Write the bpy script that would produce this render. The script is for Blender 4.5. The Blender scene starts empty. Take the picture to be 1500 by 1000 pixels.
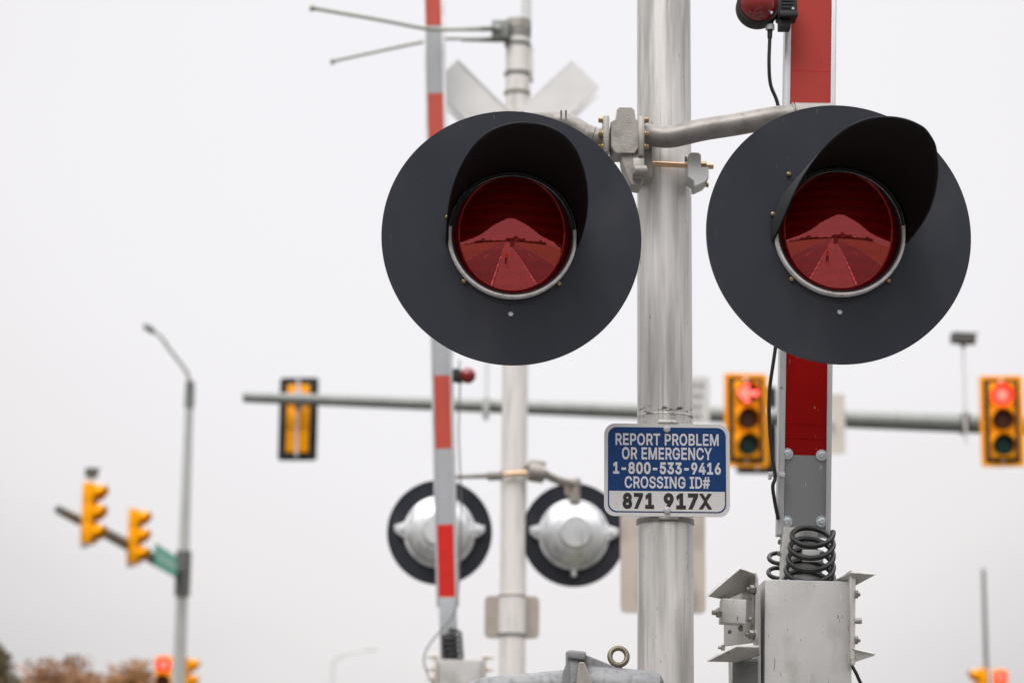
import bpy, bmesh, math, random
from mathutils import Vector, Matrix
from mathutils.geometry import tessellate_polygon, delaunay_2d_cdt
random.seed(7)
R = math.radians
sc = bpy.context.scene
COL = sc.collection
PI = math.pi

# ------------------------------------------------------------------ camera
F = 85 / 36 * 1500                                   # focal length in pixels of the 1500 px photograph
EYE = Vector((0, 0, 1.5))
TH, RO = math.atan(729 / F), math.atan(175 / 17200)  # looking up, slight roll
fw = Vector((0, math.cos(TH), math.sin(TH)))
up0 = Vector((0, -math.sin(TH), math.cos(TH)))
rt0 = Vector((1, 0, 0))
upv = up0 * math.cos(RO) - rt0 * math.sin(RO)
rtv = rt0 * math.cos(RO) + up0 * math.sin(RO)

def PD(u, v, d):
    """point at distance d along the optical axis for a bearing (u, v)"""
    return EYE + (fw * F + rtv * (u - 750) - upv * (v - 500)) * (d / F)

def PY(u, v, Y):
    q = fw * F + rtv * (u - 750) - upv * (v - 500)
    return EYE + q * (Y / q.y)

def PN(u, v, d):
    """the same bearing met by an upright plane facing the viewer"""
    return PY(u, v, d * .985)

def SC(d, v):
    """metres per pixel on that plane"""
    return d * .985 / (math.cos(TH) + (v - 500) / F * math.sin(TH)) / F

cam_d = bpy.data.cameras.new('camera')
cam = bpy.data.objects.new('camera', cam_d)
COL.objects.link(cam)
m = Matrix((rtv, upv, -fw)).transposed().to_4x4()
m.translation = EYE
cam.matrix_world = m
cam_d.lens = 85
cam_d.sensor_width = 36
cam_d.clip_start = 0.05
cam_d.clip_end = 3000
cam_d.dof.use_dof = True
cam_d.dof.focus_distance = 5.66
cam_d.dof.aperture_fstop = 3.9
cam_d.dof.aperture_blades = 0
sc.camera = cam

# ------------------------------------------------------------------ materials
def nd(nt, t, **kw):
    n = nt.nodes.new(t)
    for k, v in kw.items():
        setattr(n, k, v)
    return n

def mat(name, col, rough=.5, metal=0., var=0., vscale=6., stretch=(1, 1, 1), dark=None, dlo=.5, dhi=.75,
        bump=0., bscale=60., spec=.5, coat=0., rvar=0., dark_stretch=None):
    """procedural paint / metal: mottling (var), stains of colour 'dark' and a fine bump"""
    M = bpy.data.materials.new(name)
    M.use_nodes = True
    nt = M.node_tree
    b = nt.nodes['Principled BSDF']
    b.inputs['Roughness'].default_value = rough
    b.inputs['Metallic'].default_value = metal
    b.inputs['Specular IOR Level'].default_value = spec
    b.inputs['Coat Weight'].default_value = coat
    L = nt.links.new
    tc = nd(nt, 'ShaderNodeTexCoord')
    def noise(scale, st, detail=5):
        mp = nd(nt, 'ShaderNodeMapping')
        mp.inputs['Scale'].default_value = st
        L(tc.outputs['Object'], mp.inputs['Vector'])
        n = nd(nt, 'ShaderNodeTexNoise')
        n.inputs['Scale'].default_value = scale
        n.inputs['Detail'].default_value = detail
        L(mp.outputs[0], n.inputs['Vector'])
        return n
    n1 = noise(vscale, stretch)
    mr = nd(nt, 'ShaderNodeMapRange')
    mr.inputs['From Min'].default_value = .3
    mr.inputs['From Max'].default_value = .7
    mr.inputs['To Min'].default_value = 1 - var
    mr.inputs['To Max'].default_value = 1 + var
    L(n1.outputs['Fac'], mr.inputs['Value'])
    mx = nd(nt, 'ShaderNodeVectorMath', operation='SCALE')
    mx.inputs[0].default_value = col[:3]
    L(mr.outputs[0], mx.inputs['Scale'])
    out = mx.outputs[0]
    if dark is not None:
        n2 = noise(vscale * 2.3, dark_stretch or stretch, 8)
        rp = nd(nt, 'ShaderNodeMapRange')
        rp.inputs['From Min'].default_value = dlo
        rp.inputs['From Max'].default_value = dhi
        L(n2.outputs['Fac'], rp.inputs['Value'])
        mc = nd(nt, 'ShaderNodeMix', data_type='RGBA')
        mc.inputs[7].default_value = (*dark, 1)
        L(rp.outputs[0], mc.inputs[0])
        L(out, mc.inputs[6])
        out = mc.outputs[2]
    L(out, b.inputs['Base Color'])
    if rvar:
        n4 = noise(vscale * 1.7, stretch)
        r2 = nd(nt, 'ShaderNodeMapRange')
        r2.inputs['To Min'].default_value = max(.02, rough - rvar)
        r2.inputs['To Max'].default_value = min(1, rough + rvar)
        L(n4.outputs['Fac'], r2.inputs['Value'])
        L(r2.outputs[0], b.inputs['Roughness'])
    if bump:
        n3 = noise(bscale, (1, 1, 1))
        bp = nd(nt, 'ShaderNodeBump')
        bp.inputs['Strength'].default_value = bump
        bp.inputs['Distance'].default_value = .002
        L(n3.outputs['Fac'], bp.inputs['Height'])
        L(bp.outputs[0], b.inputs['Normal'])
    return M

def emis(name, col, strength):
    M = mat(name, col, .3)
    b = M.node_tree.nodes['Principled BSDF']
    b.inputs['Emission Color'].default_value = (*col, 1)
    b.inputs['Emission Strength'].default_value = strength
    return M

M = {}
M['mast'] = mat('weathered aluminium mast with painted reflections', (.76, .73, .705), .33, .4, .07, 16, (3.0, 3.0, .05), (.36, .345, .33), .48, .76,
                .2, 150, rvar=.10, dark_stretch=(.8, .8, .075))  # dark streaks: worn metal plus its reflection bands painted into the colour
M['farmast'] = mat('pale aluminium mast', (.76, .72, .695), .45, .1, .06, 8, (2, 2, .15), (.42, .40, .38), .55, .8)
M['cast'] = mat('cast aluminium', (.33, .305, .28), .5, .25, .14, 14, (1, 1, 1), (.24, .215, .19), .5, .72, .5, 220)
M['pipe'] = mat('galvanised pipe', (.24, .22, .205), .42, .35, .16, 16, (1, 1, 1), (.15, .135, .12), .5, .75, .3, 160)
M['clampw'] = mat('white zinc clamp', (.56, .56, .55), .45, .2, .07, 12, (1, 1, 1), (.4, .39, .37), .55, .8, .2, 140)
M['greyiron'] = mat('grey iron casting', (.25, .25, .258), .5, .25, .14, 18, (1, 1, 1), (.13, .13, .13), .52, .75, .6, 240)
M['brass'] = mat('yellow zinc bolt', (.36, .26, .13), .35, .8, .2, 60, (1, 1, 1))
M['copper'] = mat('copper tinted threaded rod', (.62, .40, .24), .28, .75, .15, 30, (1, 1, 1))
M['zinc'] = mat('bright zinc bolt', (.62, .66, .68), .25, .7, .12, 50, (1, 1, 1))
M['steelbolt'] = mat('dull steel nut', (.26, .245, .225), .35, .75, .2, 70, (1, 1, 1))
M['disc'] = mat('charcoal enamel', (.0215, .0235, .0325), .40, 0, .18, 3, (1, 1, .7), (.037, .038, .045), .52, .85, .05, 300, .32, rvar=.08)
M['hood'] = mat('black hood enamel', (.034, .034, .037), .34, 0, .12, 5, (1, 1, 1), None, bump=.06, bscale=200, spec=.35)
M['hoodin'] = mat('flat black hood lining', (.010, .008, .008), .7, 0, .15, 6, (1, 1, 1), None, spec=.15)
M['ring'] = mat('bare aluminium ring', (.84, .80, .80), .35, .1, .1, 30, (1, 1, 1), (.4, .37, .36), .55, .8)
M['gasket'] = mat('black rubber', (.012, .012, .013), .6, 0, .1, 20)
M['cable'] = mat('black cable', (.014, .015, .017), .38, 0, .1, 40)
M['coil'] = mat('black coiled jacket', (.006, .006, .0065), .42, 0, .15, 50)
M['housing'] = mat('spun aluminium housing', (.80, .805, .82), .38, .5, .12, 9, (1, 1, .4), (.40, .40, .41), .5, .8)
M['box'] = mat('mill finish aluminium plate', (.50, .49, .475), .38, .3, .12, 6, (1, 1, .6), (.37, .355, .335), .48, .70, .2, 120, rvar=.12)
M['bracket'] = mat('worn aluminium channel', (.52, .50, .475), .4, .3, .12, 9, (1, 1, .5), (.30, .285, .265), .5, .74, .2, 140, rvar=.1)
M['rail'] = mat('aluminium gate rail', (.60, .60, .61), .35, .25, .07, 8, (2, 2, .3), (.42, .41, .40), .56, .8)
M['tan'] = mat('raw sign back', (.56, .49, .43), .42, .3, .10, 4, (1, 1, .5), (.33, .285, .245), .5, .8)
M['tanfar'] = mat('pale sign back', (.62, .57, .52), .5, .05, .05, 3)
M['redsheet'] = mat('crimson reflective sheeting', (.26, .002, .0015), .4, 0, .07, 14, (1, 1, .4), None, spec=.12, rvar=.06)
M['redsheen'] = mat('pale red sheeting with painted sheen', (.40, .036, .026), .42, 0, .05, 9, (1, 1, .3), None, spec=.3)  # paler than the lower red: reflective sheen painted into the colour
M['redfar'] = mat('pale orange red sheeting', (.50, .065, .040), .42, 0, .05, 6)  # paler orange red of the upper far stripes
M['redvivid'] = mat('vivid red sheeting', (.60, .012, .006), .35, 0, .12, 12)  # stronger red, mainly for the lowest far stripe
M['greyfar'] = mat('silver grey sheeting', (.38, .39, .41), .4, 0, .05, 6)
M['signwhite'] = mat('white sign face', (.64, .625, .62), .4, 0, .02, 8, (1, 1, 1), (.52, .5, .48), .62, .85)
M['signblue'] = mat('blue sign face', (.009, .046, .165), .45, 0, .06, 20, spec=.2)
M['signtext'] = mat('white sign legend', (.62, .60, .62), .45, 0, .02)
M['signblack'] = mat('black sign legend', (.018, .014, .013), .5, 0, .05)
M['yellow'] = mat('signal yellow paint', (1.0, .385, .001), .5, 0, .04, 3, spec=.15)
M['black'] = mat('signal black', (.007, .008, .009), .6, 0, .1, 5)
M['galv'] = mat('galvanised pole', (.225, .235, .222), .45, .2, .10, 2, (3, 3, 1), (.2, .2, .19), .5, .8)
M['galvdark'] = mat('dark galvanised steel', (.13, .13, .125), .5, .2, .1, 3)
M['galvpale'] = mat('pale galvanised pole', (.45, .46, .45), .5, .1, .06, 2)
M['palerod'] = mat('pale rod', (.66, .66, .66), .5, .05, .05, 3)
M['oliverod'] = mat('olive grey aerial', (.33, .33, .27), .5, .2, .1, 20)
M['crosswhite'] = mat('white crossbuck blade', (.76, .75, .75), .5, 0, .05, 5)
M['crossgrey'] = mat('bare crossbuck back', (.70, .69, .685), .5, .1, .07, 5)
M['green'] = mat('street sign green', (.03, .36, .25), .45, 0, .05)
M['amberlens'] = mat('unlit amber lens', (.075, .024, .006), .25, 0, .2, 20)
M['greenlens'] = mat('unlit green lens', (.004, .045, .040), .25, 0, .2, 20)
M['darklens'] = mat('dark lens', (.05, .008, .004), .3, 0, .1, 20)
M['redlit'] = emis('lit red lens', (1.0, .045, .03), 1.7)
M['redlitcore'] = emis('lit red core', (1.0, .14, .11), 2.4)
M['lampred'] = mat('red plastic lamp', (.20, .004, .006), .12, 0, .15, 30, coat=.6)
M['bark'] = mat('bark', (.085, .055, .038), .9, 0, .3, 12, (1, 1, .3))
M['leafbrown'] = mat('brown autumn leaves', (.26, .125, .052), .8, 0, .4, 1.2)
M['leaforange'] = mat('rust orange leaves', (.31, .145, .045), .8, 0, .35, 1.5)
M['leafdark'] = mat('dark bronze leaves', (.10, .07, .026), .8, 0, .5, 1.5)
M['skin'] = mat('skin', (.48, .29, .21), .55, 0, .06, 10)
M['vest'] = mat('hi vis vest', (.85, .42, .01), .7, 0, .08, 8)
M['jeans'] = mat('dark denim', (.03, .035, .05), .85, 0, .2, 20)
M['hair'] = mat('dark hair', (.02, .014, .01), .7, 0, .2, 30)

def smudge(Mt, zc, half):
    """tarry smudges left round the pole at a joint"""
    nt = Mt.node_tree
    L = nt.links.new
    b = nt.nodes['Principled BSDF']
    old = b.inputs['Base Color'].links[0].from_socket
    tc = nd(nt, 'ShaderNodeTexCoord')
    sx = nd(nt, 'ShaderNodeSeparateXYZ')
    L(tc.outputs['Object'], sx.inputs[0])
    a = nd(nt, 'ShaderNodeMath', operation='SUBTRACT')
    a.inputs[1].default_value = zc
    L(sx.outputs[2], a.inputs[0])
    c = nd(nt, 'ShaderNodeMath', operation='ABSOLUTE')
    L(a.outputs[0], c.inputs[0])
    r1 = nd(nt, 'ShaderNodeMapRange')
    r1.inputs['From Min'].default_value = half
    r1.inputs['From Max'].default_value = half * .4
    L(c.outputs[0], r1.inputs[0])
    mp = nd(nt, 'ShaderNodeMapping')
    mp.inputs['Scale'].default_value = (1, 1, 3.2)
    L(tc.outputs['Object'], mp.inputs[0])
    n = nd(nt, 'ShaderNodeTexNoise')
    n.inputs['Scale'].default_value = 38
    n.inputs['Detail'].default_value = 6
    L(mp.outputs[0], n.inputs[0])
    r2 = nd(nt, 'ShaderNodeMapRange')
    r2.inputs['From Min'].default_value = .53
    r2.inputs['From Max'].default_value = .60
    L(n.outputs['Fac'], r2.inputs[0])
    mu = nd(nt, 'ShaderNodeMath', operation='MULTIPLY')
    L(r1.outputs[0], mu.inputs[0])
    L(r2.outputs[0], mu.inputs[1])
    mc = nd(nt, 'ShaderNodeMix', data_type='RGBA')
    mc.inputs[7].default_value = (.11, .10, .09, 1)
    L(mu.outputs[0], mc.inputs[0])
    L(old, mc.inputs[6])
    L(mc.outputs[2], b.inputs['Base Color'])

def sheet_grid(Mt, cell=.0052, line=.72):
    """prismatic sheeting with its fine square grid"""
    nt = Mt.node_tree
    b = nt.nodes['Principled BSDF']
    old = b.inputs['Base Color'].links[0].from_socket
    tc = nd(nt, 'ShaderNodeTexCoord')
    br = nd(nt, 'ShaderNodeTexBrick')
    br.offset = 0
    br.inputs['Scale'].default_value = 1
    br.inputs['Brick Width'].default_value = cell
    br.inputs['Row Height'].default_value = cell
    br.inputs['Mortar Size'].default_value = .0006
    br.inputs['Color1'].default_value = (1, 1, 1, 1)
    br.inputs['Color2'].default_value = (.97, .97, .97, 1)
    br.inputs['Mortar'].default_value = (line, line, line, 1)
    sx = nd(nt, 'ShaderNodeSeparateXYZ')
    cx = nd(nt, 'ShaderNodeCombineXYZ')
    nt.links.new(tc.outputs['Object'], sx.inputs[0])
    nt.links.new(sx.outputs[0], cx.inputs[0])
    nt.links.new(sx.outputs[2], cx.inputs[1])
    nt.links.new(cx.outputs[0], br.inputs['Vector'])
    mu = nd(nt, 'ShaderNodeMix', data_type='RGBA', blend_type='MULTIPLY')
    mu.inputs[0].default_value = 1
    nt.links.new(old, mu.inputs[6])
    nt.links.new(br.outputs[0], mu.inputs[7])
    nt.links.new(mu.outputs[2], b.inputs['Base Color'])
def scratches(Mt, scale, lo, hi, col, stretch=(1, 1, 1), rot=0.):
    """small nicks and scuffs with a shape of their own"""
    nt = Mt.node_tree
    L = nt.links.new
    b = nt.nodes['Principled BSDF']
    old = b.inputs['Base Color'].links[0].from_socket
    tc = nd(nt, 'ShaderNodeTexCoord')
    mp = nd(nt, 'ShaderNodeMapping')
    mp.inputs['Scale'].default_value = stretch
    mp.inputs['Rotation'].default_value = (0, rot, 0)
    L(tc.outputs['Object'], mp.inputs[0])
    n = nd(nt, 'ShaderNodeTexNoise')
    n.inputs['Scale'].default_value = scale
    n.inputs['Detail'].default_value = 3
    L(mp.outputs[0], n.inputs[0])
    r2 = nd(nt, 'ShaderNodeMapRange')
    r2.inputs['From Min'].default_value = lo
    r2.inputs['From Max'].default_value = hi
    L(n.outputs['Fac'], r2.inputs[0])
    mc = nd(nt, 'ShaderNodeMix', data_type='RGBA')
    mc.inputs[7].default_value = (*col, 1)
    L(r2.outputs[0], mc.inputs[0])
    L(old, mc.inputs[6])
    L(mc.outputs[2], b.inputs['Base Color'])

M['greysheet'] = mat('grey prismatic sheeting', (.25, .25, .254), .38, 0, .05, 9, (1, 1, .4), (.215, .215, .22), .52, .8)
sheet_grid(M['greysheet'])
sheet_grid(M['redsheet'], .0075, .86)
sheet_grid(M['redsheen'], .0075, .90)
scratches(M['redsheet'], 90, .70, .74, (.42, .12, .10), (1, 1, .35), .5)
scratches(M['redsheen'], 80, .69, .74, (.30, .03, .02), (1, 1, .3), -.4)
scratches(M['greysheet'], 90, .69, .74, (.40, .40, .40), (1, 1, .3), -.5)
scratches(M['box'], 120, .685, .71, (.16, .15, .14), (1, 1, .22), .7)
scratches(M['box'], 90, .66, .72, (.64, .63, .61), (1, 1, .10), .5)
scratches(M['bracket'], 34, .66, .71, (.20, .17, .14), (1, 1, .5), .3)
scratches(M['disc'], 130, .70, .75, (.075, .075, .075), (1, 1, .3), .6)
scratches(M['mast'], 24, .57, .70, (.50, .48, .46), (5, 5, .12), .0)
scratches(M['mast'], 120, .70, .73, (.30, .28, .26), (1, 1, .2), .2)
scratches(M['signwhite'], 60, .68, .74, (.40, .38, .35), (1, 1, 1), .2)
scratches(M['signblue'], 50, .70, .75, (.06, .10, .20), (1, 1, .4), .9)

def lens_mat():
    """red roundel: red-tinted mirror-like inner face under clear plastic, with a faint moulded grid"""
    Mt = bpy.data.materials.new('red roundel')
    Mt.use_nodes = True
    nt = Mt.node_tree
    L = nt.links.new
    b = nt.nodes['Principled BSDF']
    b.inputs['Base Color'].default_value = (.6, .004, .004, 1)
    b.inputs['Roughness'].default_value = .25
    b.inputs['Specular IOR Level'].default_value = .2
    b.inputs['Coat Roughness'].default_value = .01
    g = nd(nt, 'ShaderNodeBsdfGlossy')
    g.inputs['Roughness'].default_value = .012
    tc = nd(nt, 'ShaderNodeTexCoord')
    mp = nd(nt, 'ShaderNodeMapping')
    mp.inputs['Scale'].default_value = (1, 1, 1)
    L(tc.outputs['Object'], mp.inputs[0])
    w1 = nd(nt, 'ShaderNodeTexWave', bands_direction='X')
    w2 = nd(nt, 'ShaderNodeTexWave', bands_direction='Z')
    for w, s in ((w1, 55), (w2, 55)):
        w.inputs['Scale'].default_value = s
        w.inputs['Distortion'].default_value = .2
        L(mp.outputs[0], w.inputs[0])
    w3 = nd(nt, 'ShaderNodeTexWave', bands_direction='Z')
    w3.inputs['Scale'].default_value = 13
    w3.inputs['Distortion'].default_value = 2.2
    w3.inputs['Detail'].default_value = 3
    L(mp.outputs[0], w3.inputs[0])
    rib = nd(nt, 'ShaderNodeMapRange')
    rib.inputs['To Min'].default_value = .66
    L(w3.outputs['Fac'], rib.inputs[0])
    ad = nd(nt, 'ShaderNodeMath', operation='MULTIPLY')
    L(w1.outputs['Fac'], ad.inputs[0])
    L(w2.outputs['Fac'], ad.inputs[1])
    mr = nd(nt, 'ShaderNodeMapRange')
    mr.inputs['To Min'].default_value = .72
    mr.inputs['To Max'].default_value = 1.18
    L(ad.outputs[0], mr.inputs[0])
    vm = nd(nt, 'ShaderNodeVectorMath', operation='SCALE')
    vm.inputs[0].default_value = (.86, .165, .175)
    L(mr.outputs[0], vm.inputs['Scale'])
    g.inputs['Color'].default_value = (.74, .135, .14, 1)
    nb = nd(nt, 'ShaderNodeTexNoise')                                # ripple of the moulded prisms behind the face
    nb.inputs['Scale'].default_value = 70
    nb.inputs['Detail'].default_value = 2
    L(tc.outputs['Object'], nb.inputs[0])
    hb = nd(nt, 'ShaderNodeMath', operation='ADD')
    L(nb.outputs['Fac'], hb.inputs[0])
    L(ad.outputs[0], hb.inputs[1])
    bp = nd(nt, 'ShaderNodeBump')
    bp.inputs['Strength'].default_value = .007
    bp.inputs['Distance'].default_value = .002
    L(hb.outputs[0], bp.inputs['Height'])
    L(bp.outputs[0], g.inputs['Normal'])
    vd = nd(nt, 'ShaderNodeVectorMath', operation='SCALE')
    vd.inputs[0].default_value = (.52, .002, .003)
    rb = nd(nt, 'ShaderNodeMath', operation='MULTIPLY')
    L(mr.outputs[0], rb.inputs[0])
    L(rib.outputs[0], rb.inputs[1])
    L(rb.outputs[0], vd.inputs['Scale'])
    L(vd.outputs[0], b.inputs['Base Color'])
    mx = nd(nt, 'ShaderNodeMixShader')
    mx.inputs[0].default_value = .60
    L(b.outputs[0], mx.inputs[1])
    L(g.outputs[0], mx.inputs[2])
    L(mx.outputs[0], nt.nodes['Material Output'].inputs[0])
    return Mt
M['lens'] = lens_mat()

# ------------------------------------------------------------------ mesh helpers
class MB:
    def __init__(s):
        s.bm = bmesh.new()

    def box(s, c, size, rot=None, bevel=0.):
        t = bmesh.new()
        bmesh.ops.create_cube(t, size=1)
        for v in t.verts:
            v.co = Vector((v.co.x * size[0], v.co.y * size[1], v.co.z * size[2]))
        if bevel:
            bmesh.ops.bevel(t, geom=t.edges[:], offset=bevel, segments=2, affect='EDGES', profile=.6)
        s._add(t, Matrix.Translation(Vector(c)) @ (rot.to_4x4() if rot is not None else Matrix()))
        return s

    def _add(s, t, mx):
        bmesh.ops.transform(t, matrix=mx, verts=t.verts[:])
        me = bpy.data.meshes.new('tmp')
        t.to_mesh(me)
        t.free()
        s.bm.from_mesh(me)
        bpy.data.meshes.remove(me)

    def ringset(s, rings, closed_ends=True):
        vs = [[s.bm.verts.new(p) for p in r] for r in rings]
        n = len(rings[0])
        for a, b in zip(vs, vs[1:]):
            for i in range(n):
                s.bm.faces.new((a[i], a[(i + 1) % n], b[(i + 1) % n], b[i]))
        if closed_ends:
            s.bm.faces.new(list(reversed(vs[0])))
            s.bm.faces.new(vs[-1])
        return s

    def tube(s, pts, r, seg=16, caps=True):
        pts = [Vector(p) for p in pts]
        rr = r if isinstance(r, (list, tuple)) else [r] * len(pts)
        rings, x = [], None
        for i, p in enumerate(pts):
            d = (pts[min(i + 1, len(pts) - 1)] - pts[max(i - 1, 0)]).normalized()
            if x is None:
                x = d.orthogonal().normalized()
            x = (x - d * x.dot(d)).normalized()
            y = d.cross(x)
            rings.append([p + (x * math.cos(a) + y * math.sin(a)) * rr[i]
                          for a in (2 * PI * k / seg for k in range(seg))])
        return s.ringset(rings, caps)

    def cyl(s, a, b, r0, r1=None, seg=24):
        return s.tube([a, b], [r0, r0 if r1 is None else r1], seg)

    def lathe(s, prof, seg=48, mx=None, caps=False):
        """profile of (radius, y) turned about the local Y axis"""
        mx = mx or Matrix()
        rings = [[mx @ Vector((r * math.sin(2 * PI * k / seg), y, r * math.cos(2 * PI * k / seg))) for k in range(seg)]
                 for r, y in prof]
        return s.ringset(rings, caps)

    def plate(s, loops, thick, mx=None):
        """outline + holes in local XZ, from y = 0 back to y = thick"""
        mx = mx or Matrix()
        loops3 = [[Vector((x, z, 0)) for x, z in lp] for lp in loops]
        tris = tessellate_polygon(loops3)
        flat = [p for lp in loops3 for p in lp]
        f = [s.bm.verts.new(mx @ Vector((p.x, 0, p.y))) for p in flat]
        b = [s.bm.verts.new(mx @ Vector((p.x, thick, p.y))) for p in flat]
        for t in tris:
            try:
                s.bm.faces.new([f[i] for i in t])
                s.bm.faces.new([b[i] for i in reversed(t)])
            except ValueError:
                pass
        k = 0
        for lp in loops:
            n = len(lp)
            for i in range(n):
                j = (i + 1) % n
                s.bm.faces.new((f[k + i], f[k + j], b[k + j], b[k + i]))
            k += n
        return s

    def slab(s, pts, thick):
        """polygon of 3-D points thickened along its normal"""
        pts = [Vector(p) for p in pts]
        n = Vector((0, 0, 0))
        for i, p in enumerate(pts):
            n += p.cross(pts[(i + 1) % len(pts)])
        n = (pts[1] - pts[0]).cross(pts[2] - pts[0]) if n.length < 1e-9 else sum(
            ((pts[i] - pts[0]).cross(pts[i + 1] - pts[0]) for i in range(1, len(pts) - 1)), Vector())
        n.normalize()
        s.ringset([[p - n * thick / 2 for p in pts], [p + n * thick / 2 for p in pts]])
        return s

    def hexbolt(s, c, axis, r, h, washer=0., shank=0.):
        axis = Vector(axis).normalized()
        c = Vector(c)
        if washer:
            s.cyl(c, c + axis * .0022, washer, washer, 24)
            c = c + axis * .0022
        s.tube([c, c + axis * h * .85, c + axis * h], [r, r, r * .82], 6)
        if shank:
            s.cyl(c + axis * h, c + axis * (h + shank), r * .5, r * .5, 12)
        return s

    def build(s, name, m, parent=None, world=True, smooth=35, bevel=0.):
        bm = s.bm
        bmesh.ops.recalc_face_normals(bm, faces=bm.faces[:])
        if world and parent is not None:
            p = parent
            off = Vector()
            while p is not None:
                off += p.location
                p = p.parent
            for v in bm.verts:
                v.co -= off
        me = bpy.data.meshes.new(name)
        bm.to_mesh(me)
        bm.free()
        me.materials.append(m)
        if smooth:
            me.shade_smooth()
            me.set_sharp_from_angle(angle=R(smooth))
        o = bpy.data.objects.new(name, me)
        COL.objects.link(o)
        o.parent = parent
        if bevel:
            bv = o.modifiers.new('Bevel', 'BEVEL')
            bv.width = bevel
            bv.segments = 2
            bv.limit_method = 'ANGLE'
            bv.angle_limit = R(40)
        return o

def thing(name, loc, label, cat, group=None, rot=(0, 0, 0)):
    o = bpy.data.objects.new(name, None)
    o.empty_display_size = .1
    COL.objects.link(o)
    o.location = loc
    o.rotation_euler = rot
    tag(o, label, cat, group)
    return o

def tag(o, label, cat, group=None):
    o['label'] = label
    o['category'] = cat
    if group:
        o['group'] = group
    return o

def copy_tree(o, parent=None):
    c = o.copy()
    COL.objects.link(c)
    if parent is not None:
        c.parent = parent
    for ch in list(o.children):
        copy_tree(ch, c)
    return c

def structure(o):
    o['kind'] = 'structure'
    return o

def circ(r, n=64, cx=0, cz=0):
    return [(cx + r * math.sin(2 * PI * k / n), cz + r * math.cos(2 * PI * k / n)) for k in range(n)]

def rrect(x0, z0, x1, z1, r, n=8, corners=(1, 1, 1, 1)):
    """rounded rectangle; corners: lower left, lower right, upper right, upper left"""
    out = []
    for (cx, cz, a0, c) in ((x0, z0, PI, corners[0]), (x1, z0, 1.5 * PI, corners[1]),
                            (x1, z1, 0, corners[2]), (x0, z1, .5 * PI, corners[3])):
        if not c:
            out.append((cx, cz))
            continue
        ox = cx + (r if cx == x0 else -r)
        oz = cz + (r if cz == z0 else -r)
        for k in range(n + 1):
            a = a0 + .5 * PI * k / n
            out.append((ox + r * math.cos(a), oz + r * math.sin(a)))
    return out

def smooth_path(pts, n=8):
    """Catmull-Rom through the points"""
    p = [Vector(q) for q in pts]
    p = [p[0] * 2 - p[1]] + p + [p[-1] * 2 - p[-2]]
    out = []
    for i in range(1, len(p) - 2):
        for k in range(n):
            t = k / n
            a, b, c, d = p[i - 1], p[i], p[i + 1], p[i + 2]
            out.append(.5 * ((2 * b) + (c - a) * t + (2 * a - 5 * b + 4 * c - d) * t * t + (3 * b - a - 3 * c + d) * t ** 3))
    out.append(p[-2])
    return out

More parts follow.
